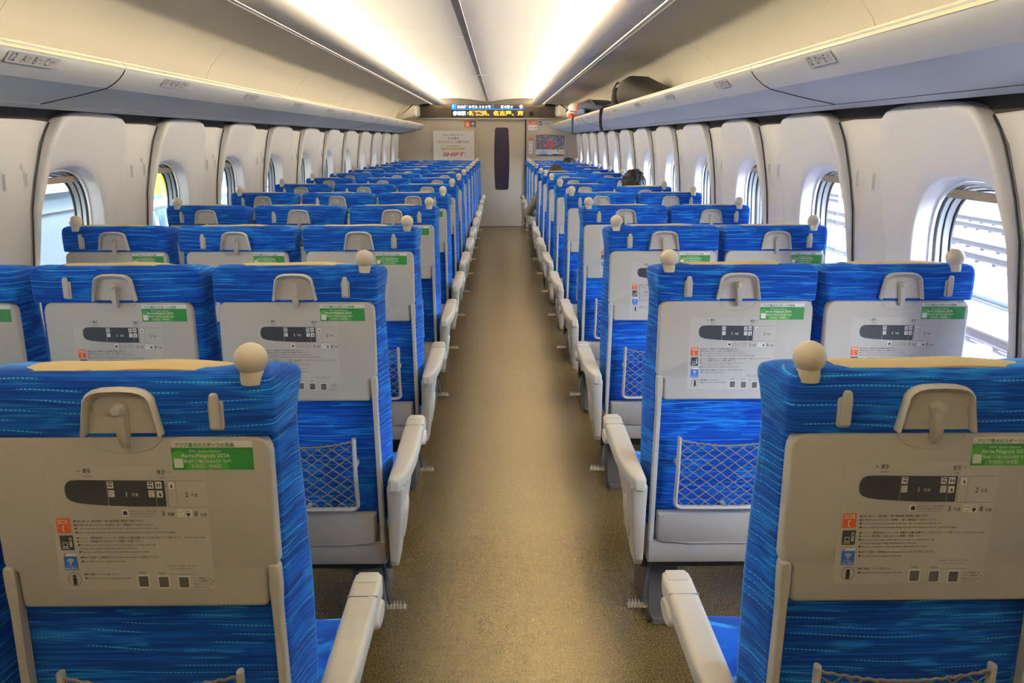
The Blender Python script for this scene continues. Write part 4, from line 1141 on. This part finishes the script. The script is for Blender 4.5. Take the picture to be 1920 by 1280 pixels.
for row in range(13):
    for kd, q in KIND.items():
        t = empty('train_seat', (q['x'], Y0 + P * row, 0))
        tag(t, 'blue %s, %s row from the camera' % (WHERE[kd], ORD[row]), 'seat', 'blue train seats')
        by = {}
        ang = math.radians(RECL.get((kd, row), 0))
        M = Matrix.Translation((0, .12, .42)) @ Matrix.Rotation(ang, 4, 'X') @ Matrix.Translation((0, -.12, -.42))
        for nm, me, par in PLAN[kd]:
            o = obj(nm, me, by[par] if par else t)
            if par is None: by[nm] = o
            if ang and par is None and nm in BACKPARTS: o.matrix_local = M

# ------------------------------------------------------------------ bags on the right rack
def sack(path, prof_h, prof_w, z0, lump=.0, n=18, seed=1, pw=.55, topw=1.0):
    """soft bag lofted along a ground path; heights and widths per station"""
    rnd = random.Random(seed); m = MB(); rings = []
    for i, (x, y) in enumerate(path):
        a = Vector(path[max(0, i - 1)]); b = Vector(path[min(len(path) - 1, i + 1)]); d = (b - a).normalized(); nx, ny = -d.y, d.x
        h, w = prof_h[i], prof_w[i]; rg = []
        for k in range(n):
            t = 2 * PI * k / n
            cx = math.copysign(abs(math.cos(t)) ** pw, math.cos(t)); sz = math.copysign(abs(math.sin(t)) ** pw, math.sin(t))
            tw = 1 - (1 - topw) * max(0, sz)
            r = 1 + lump * (rnd.random() - .5)
            rg.append((x + nx * cx * w / 2 * r * tw, y + ny * cx * w / 2 * r * tw, z0 + max(0, h / 2 * (1 + sz * (r if sz > 0 else 1)))))
        rings.append(rg)
    m.loft(rings); return m
RZ = 1.766
t = tag(empty('backpack', (1.05, 6.3, RZ)), 'large black backpack lying on the right luggage rack', 'backpack')
O_ = (1.05, 6.3, RZ)
def lo(mb, o): mb.v = [(x - o[0], y - o[1], z - o[2]) for x, y, z in mb.v]; return mb
A, B = Vector((1.19, 5.92)), Vector((.97, 6.62))
st = [0, .04, .15, .4, .65, .82, .95, 1.0]
m = sack([tuple(A.lerp(B, u)) for u in st], [.03, .075, .10, .125, .175, .215, .20, .13], [.12, .24, .28, .29, .30, .30, .27, .2], RZ, .05, 22, 3, .5, .82)
lo(m, O_).build('bag_body', 'bag_black', t, 60)
m = sack([tuple(A.lerp(B, u) + Vector((-.03, 0))) for u in (.97, 1.0, 1.06, 1.09)], [.10, .14, .12, .06], [.22, .24, .22, .15], RZ + .005, .03, 18, 5, .5, .9); lo(m, O_).build('front_pocket', 'bag_black', t, 60)
for dx in (-.05, .04):
    m = MB(); m.tube([(.97 + dx, 6.64, RZ + .185), (.95 + dx, 6.70, RZ + .14), (.94 + dx, 6.73, RZ + .08), (.94 + dx, 6.72, RZ + .015)], .011, 6, flat=(1, .35)); lo(m, O_).build('strap', 'bag_strap', t)
m = MB(); m.tube([(.90, 6.62, RZ + .16), (.872, 6.66, RZ + .175), (.862, 6.72, RZ + .15), (.858, 6.80, RZ + .115)], .008, 6); lo(m, O_).build('grab_handle', 'bag_strap', t)
m = MB(); m.tube([(.93, 6.78, RZ + .02), (.88, 7.05, RZ + .03), (.845, 7.25, RZ + .018), (.826, 7.30, RZ - .005), (.824, 7.31, RZ - .08), (.830, 7.32, RZ - .15), (.842, 7.30, RZ - .185)], .014, 6, flat=(.35, 1), up=(1, 0, 0)); lo(m, O_).build('hanging_strap', 'bag_strap', t)
m = MB(); m.tube([(.84, 7.20, RZ + .02), (.826, 7.17, RZ), (.824, 7.22, RZ - .05), (.824, 7.29, RZ - .075)], .004, 5); lo(m, O_).build('strap_cord', 'bag_strap', t)
m = MB(); m.tube([(.95 + .06 * math.cos(a), 7.0 + .12 * math.sin(a) + .04, RZ + .02 + .05 * max(0, math.sin(a))) for a in [PI * k / 8 for k in range(9)]], .010, 6); lo(m, O_).build('strap_loop', 'bag_strap', t)

O_ = (1.0, 9.2, RZ)
t = tag(empty('duffel_bag', O_), 'navy blue duffel bag between the black backpack and the white bag on the rack', 'bag')
A, B = Vector((1.10, 8.62)), Vector((.97, 9.95))
m = sack([tuple(A.lerp(B, u)) for u in (0, .04, .15, .4, .7, .9, .97, 1)], [.04, .09, .13, .16, .18, .16, .12, .05], [.12, .22, .26, .28, .28, .27, .22, .12], RZ, .06, 20, 9, .6, .9); lo(m, O_).build('bag_body', 'bag_navy', t, 60)
m = sack([(.86, 9.0), (.858, 9.05), (.85, 9.4), (.852, 9.7), (.855, 9.75)], [.02, .06, .075, .06, .02], [.02, .035, .04, .035, .02], RZ + .01, .05, 14, 4, .6); lo(m, O_).build('side_pocket', 'bag_blue', t, 60)
m = MB(); m.tube([(.95, 8.75, RZ + .095), (.92, 9.0, RZ + .15), (.92, 9.3, RZ + .165), (.94, 9.6, RZ + .15)], .009, 6); lo(m, O_).build('carry_handle', 'bag_strap', t)
m = MB(); m.tube([(.97, 8.7, RZ + .1), (.99, 9.2, RZ + .142), (.98, 9.8, RZ + .145)], .004, 5); lo(m, O_).build('zipper', 'bag_strap', t)

O_ = (.98, 11.2, RZ)
t = tag(empty('sports_bag', O_), 'white sports bag with red panels, farthest bag on the right rack', 'bag')
m = sack([(.98, 10.85), (.98, 10.88), (.97, 11.0), (.97, 11.3), (.98, 11.5), (.98, 11.54)], [.05, .14, .19, .22, .18, .05], [.1, .20, .24, .25, .22, .1], RZ, .05, 20, 2, .7, .9); lo(m, O_).build('bag_body', 'bag_white', t, 60)
m = sack([(1.02, 10.66), (1.02, 10.69), (1.01, 10.85), (1.0, 10.95)], [.04, .12, .20, .12], [.06, .15, .17, .1], RZ + .01, .05, 16, 8, .7, .9); lo(m, O_).build('top_pouch', 'bag_red', t, 60)
m = sack([(.87, 10.70), (.868, 10.73), (.865, 10.95), (.868, 11.0)], [.02, .065, .075, .02], [.03, .05, .06, .03], RZ + .003, .04, 14, 6, .8); lo(m, O_).build('side_pouch', 'bag_red', t, 60)
m = MB(); m.tube([(.85 + .005 * k, 10.82, RZ + .10 + .02 * math.sin(k)) for k in range(0, 42, 6)], .012, 6, flat=(1, .5)); lo(m, O_).build('compression_strap', 'bag_strap', t)
m = MB(); m.tube([(.862, 11.1, RZ + .1), (.845, 11.15, RZ + .13), (.84, 11.3, RZ + .11)], .012, 6); lo(m, O_).build('carry_handle', 'bag_strap', t)
m = MB(); m.tube([(.87, 10.35, RZ + .012), (.845, 10.2, RZ + .014), (.826, 10.15, RZ - .002), (.822, 10.12, RZ - .08), (.825, 10.1, RZ - .19)], .013, 6, flat=(.35, 1), up=(1, 0, 0)); lo(m, O_).build('hanging_strap', 'strap_teal', t)
m = MB(); m.box(.815, .838, 10.17, 10.20, RZ - .004, RZ + .012, .003); lo(m, O_).build('strap_buckle', 'print_yellow', t)

# ------------------------------------------------------------------ people
def skinned(name, joints, bones, root, mats):
    """joints: {key:(x,y,z,r)}, bones: [(a,b,mat_index)] -> one continuous mesh"""
    keys = list(joints); ix = {k: i for i, k in enumerate(keys)}
    me = bpy.data.meshes.new(name); me.from_pydata([joints[k][:3] for k in keys], [(ix[a], ix[b]) for a, b, _ in bones], [])
    o = bpy.data.objects.new(name, me); COL.objects.link(o)
    o.modifiers.new('skin', 'SKIN'); sv = me.skin_vertices[0].data
    for k in keys: sv[ix[k]].radius = (joints[k][3], joints[k][3] * (joints[k][4] if len(joints[k]) > 4 else 1))
    sv[ix[root]].use_root = True
    sb = o.modifiers.new('sub', 'SUBSURF'); sb.levels = 2; sb.render_levels = 2
    dg = bpy.context.evaluated_depsgraph_get(); dg.update()
    ev = o.evaluated_get(dg); m2 = ev.to_mesh()
    vs = [tuple(v.co) for v in m2.vertices]; fs = [tuple(p.vertices) for p in m2.polygons]
    ev.to_mesh_clear(); bpy.data.objects.remove(o); bpy.data.meshes.remove(me)
    mb = MB(); segs = [(Vector(joints[a][:3]), Vector(joints[b][:3]), max(.02, (joints[a][3] + joints[b][3]) / 2), mi) for a, b, mi in bones]
    mi = []
    for f in fs:
        c = sum((Vector(vs[i]) for i in f), Vector()) / len(f); best = (1e9, 0)
        for a, b, r, k in segs:
            ab = b - a; u = max(0, min(1, (c - a).dot(ab) / max(1e-9, ab.length_squared)))
            dd = (c - (a + ab * u)).length / r
            if dd < best[0]: best = (dd, k)
        mi.append(best[1])
    mb.v = vs; mb.f = fs; mb.m = mi
    return mb
def head_on(mb, c, yaw=0.0, skin=0):
    """face looking towards +y, turned by yaw"""
    R = Matrix.Rotation(yaw, 3, 'Z')
    def put(f_c, rad, shape=None, mt=skin, n=18, k=14):
        tmp = MB(); tmp.ellipsoid((0, 0, 0), rad, n, k, 0, shape)
        mb.add([tuple(Vector(c) + R @ (Vector(f_c) + Vector(v))) for v in tmp.v], tmp.f, mt)
    def skull(d, q):
        q = q.copy()
        if d.z < 0: q.x *= 1 - .28 * (-d.z) ** 1.5; q.y *= 1 - .12 * (-d.z); q.y += .018 * (-d.z)
        if d.y < 0: q.y *= 1.06
        return q
    put((0, 0, 0), (.074, .092, .112), skull)
    put((0, .094, -.012), (.012, .016, .020)); put((0, .090, -.002), (.008, .010, .026))
    put((0, .088, -.052), (.022, .006, .005), None, 1, 10, 6)
    for sx in (-1, 1):
        put((sx * .030, .079, .012), (.011, .008, .006), None, 2, 10, 6); put((sx * .030, .083, .028), (.017, .006, .004), None, 3, 8, 5)
        put((sx * .076, -.008, .0), (.008, .018, .028), None, skin, 10, 8)
def hand_bones(J, Bn, pre, w, d, side, mi, curl=(0, 0, -1)):
    """palm and five fingers from wrist point w along d"""
    w = Vector(w); d = Vector(d).normalized(); sd = Vector(side).normalized(); cu = Vector(curl)
    p = w + d * .06; J[pre + 'p'] = (*p, .026, .6); Bn.append((pre + 'w', pre + 'p', mi))
    for i, (o, l) in enumerate(((-.027, .055), (-.009, .068), (.010, .074), (.028, .068))):
        a = p + sd * o + d * .022; b = a + d * l * .5 + cu * .008; c_ = b + d * l * .38 + cu * .022
        for nm, q, r in (('a', a, .0095), ('b', b, .0085), ('c', c_, .0075)): J['%sf%d%s' % (pre, i, nm)] = (*q, r)
        Bn += [(pre + 'p', '%sf%da' % (pre, i), mi), ('%sf%da' % (pre, i), '%sf%db' % (pre, i), mi), ('%sf%db' % (pre, i), '%sf%dc' % (pre, i), mi)]
    a = w + d * .03 + sd * .036; b = a + d * .035 + sd * .018 + cu * .01
    J[pre + 'ta'] = (*a, .011); J[pre + 'tb'] = (*b, .009); Bn += [(pre + 'p', pre + 'ta', mi), (pre + 'ta', pre + 'tb', mi)]
def hair_cap(mats, c, yaw, parent, rad=(.088, .108, .124), seed=1, low=-.25, thin=0.0):
    rnd = random.Random(seed); m = MB(); R = Matrix.Rotation(yaw, 3, 'Z')
    n, k = 40, 16; rings = []
    for j in range(k + 1):
        t_ = (j / k) ** .9; rg = []
        for i in range(n):
            a = 2 * PI * i / n
            front = max(0, math.sin(a)); lim = PI * (.62 - .25 * front - low * .1)
            th = max(.02, t_ * lim); d = Vector((math.sin(th) * math.cos(a), math.sin(th) * math.sin(a), math.cos(th)))
            r = 1 + .035 * math.sin(9 * a + 5 * th + seed) + .03 * (rnd.random() - .5) + (.05 * rnd.random() if j == k else 0)
            q = Vector((d.x * rad[0] * r, d.y * rad[1] * r - .004, d.z * rad[2] * r))
            rg.append(tuple(Vector(c) + R @ q))
        rings.append(rg)
    m.loft(rings, True, False)
    for q in range(60):
        a = rnd.random() * 2 * PI; th = .2 + rnd.random() * 1.1
        d = Vector((math.sin(th) * math.cos(a), math.sin(th) * math.sin(a), math.cos(th)))
        p0 = Vector((d.x * rad[0], d.y * rad[1], d.z * rad[2])); tn = Vector((0, 0, 1)).cross(d)
        if tn.length < .1: continue
        dn = d.cross(tn).normalized() * -1
        pts = [p0 * .99, p0 * 1.03 - dn * .012 * -1, p0 * 1.045 + dn * .028]
        m.tube([tuple(Vector(c) + R @ x) for x in pts], [.006, .006, .0015], 5)
    return m.build('hair', mats, parent, 70)

def sitting(name, label, seat_x, row_y, head_top, mats, hair, arm_out=None, leg_out=None, lean=0.0, yaw=0.0, seed=1):
    """mats: skin, lip, eye, brow, top, trousers, shoes"""
    hz = head_top - .118; hx = lean; hy = .225
    J = {'pel': (0, .27, .50, .13, .8), 'bel': (0, .25, .66, .135, .78), 'che': (hx * .4, .225, .86, .145, .72), 'nk0': (hx * .8, .215, hz - .165, .062), 'nk1': (hx, .222, hz - .085, .052)}
    Bn = [('pel', 'bel', 4), ('bel', 'che', 4), ('che', 'nk0', 4), ('nk0', 'nk1', 0)]
    for s_, nm in ((-1, 'L'), (1, 'R')):
        sh = (s_ * .175 + hx * .4, .22, hz - .20); el = (s_ * .225, .27, .66); wr = (s_ * .13, .46, .575)
        if arm_out and nm == 'L': el, wr = arm_out
        J[nm + 's'] = (*sh, .066); J[nm + 'e'] = (*el, .052); J[nm + 'w'] = (*wr, .031)
        Bn += [('che', nm + 's', 4), (nm + 's', nm + 'e', 4), (nm + 'e', nm + 'w', 4)]
        hand_bones(J, Bn, nm, wr, (-s_ * .3, .9, -.25), (-s_ * .9, -.3, 0), 0)
        hip = (s_ * .085, .30, .50); kn = (s_ * .10, .66, .50); an = (s_ * .10, .70, .11); to = (s_ * .11, .86, .045)
        if leg_out and nm == 'L': kn, an, to = leg_out
        J[nm + 'h'] = (*hip, .095); J[nm + 'k'] = (*kn, .068); J[nm + 'a'] = (*an, .047); J[nm + 'f'] = (*(Vector(an) * .9 + Vector(to) * .1 + Vector((0, 0, -.055))), .042); J[nm + 't'] = (*to, .036)
        Bn += [('pel', nm + 'h', 5), (nm + 'h', nm + 'k', 5), (nm + 'k', nm + 'a', 5), (nm + 'a', nm + 'f', 6), (nm + 'f', nm + 't', 6)]
    mb = skinned(name, J, Bn, 'pel', mats)
    head_on(mb, (hx, .232, hz), yaw)
    t = tag(empty(name, (seat_x, row_y, 0)), label, 'person')
    mb.build('body', mats, t, 80)
    hair_cap(hair, (hx, .228, hz), yaw, t, seed=seed)
    return t
BASE = ['skin', 'bag_red', 'print_black', 'hair_black']
sitting('person', 'seated person with short black hair by a right window, sixth row', 1.053, Y0 + P * 5, 1.275, BASE + ['shirt_pale', 'trouser_dark', 'shoe_dark'], 'hair_black', lean=-.04, seed=4)
sitting('person', 'seated person in grey jacket and trousers with an elbow over the aisle armrest', .605, Y0 + P * 8, 1.225, BASE + ['suit_grey', 'suit_grey', 'shoe_white'], 'hair_brown',
        arm_out=((-.325, .29, .665), (-.20, .47, .645)), leg_out=((-.25, .66, .50), (-.235, .70, .12), (-.255, .85, .04)), lean=.0, seed=6)
sitting('person', 'seated person whose dark hair shows above a far right window seat', 1.053, Y0 + P * 11, 1.235, BASE + ['shirt_dark', 'trouser_dark', 'shoe_dark'], 'hair_black', lean=-.05, seed=9)

def standing(name, label, loc, rz, mats, hair):
    J = {'pel': (0, 0, .95, .135, .75), 'wai': (0, 0, 1.06, .128, .75), 'bel': (0, 0, 1.16, .13, .75), 'che': (0, 0, 1.30, .15, .68), 'nk0': (0, -.01, 1.46, .06), 'nk1': (0, 0, 1.53, .05)}
    Bn = [('pel', 'wai', 5), ('wai', 'bel', 4), ('bel', 'che', 4), ('che', 'nk0', 4), ('nk0', 'nk1', 0)]
    for s_, nm in ((-1, 'L'), (1, 'R')):
        for k, v in (('s', (s_ * .18, 0, 1.40, .066)), ('e', (s_ * .24, -.02, 1.13, .050)), ('w', (s_ * .25, .06, .89, .030)), ('h', (s_ * .085, 0, .90, .10)), ('k', (s_ * .095, .01, .50, .068)), ('a', (s_ * .10, -.02, .10, .045)), ('f', (s_ * .10, .0, .045, .042)), ('t', (s_ * .12, .15, .04, .034))): J[nm + k] = v
        Bn += [('che', nm + 's', 4), (nm + 's', nm + 'e', 4), (nm + 'e', nm + 'w', 0), ('pel', nm + 'h', 5), (nm + 'h', nm + 'k', 5), (nm + 'k', nm + 'a', 5), (nm + 'a', nm + 'f', 6), (nm + 'f', nm + 't', 6)]
        hand_bones(J, Bn, nm, J[nm + 'w'][:3], (0, .1, -1), (0, 1, 0), 0, (-s_ * .6, 0, 0))
    mb = skinned(name, J, Bn, 'pel', mats); head_on(mb, (0, .01, 1.62))
    t = tag(empty(name, loc, rz), label, 'person'); mb.build('body', mats, t, 80); hair_cap(hair, (0, .006, 1.62), 0, t, seed=3)
    return t
standing('person', 'person in a yellow vest and jeans standing on the platform outside', (-3.15, 7.35, -.05), 1.2, BASE + ['vest_yellow', 'jeans', 'shoe_dark'], 'hair_black')
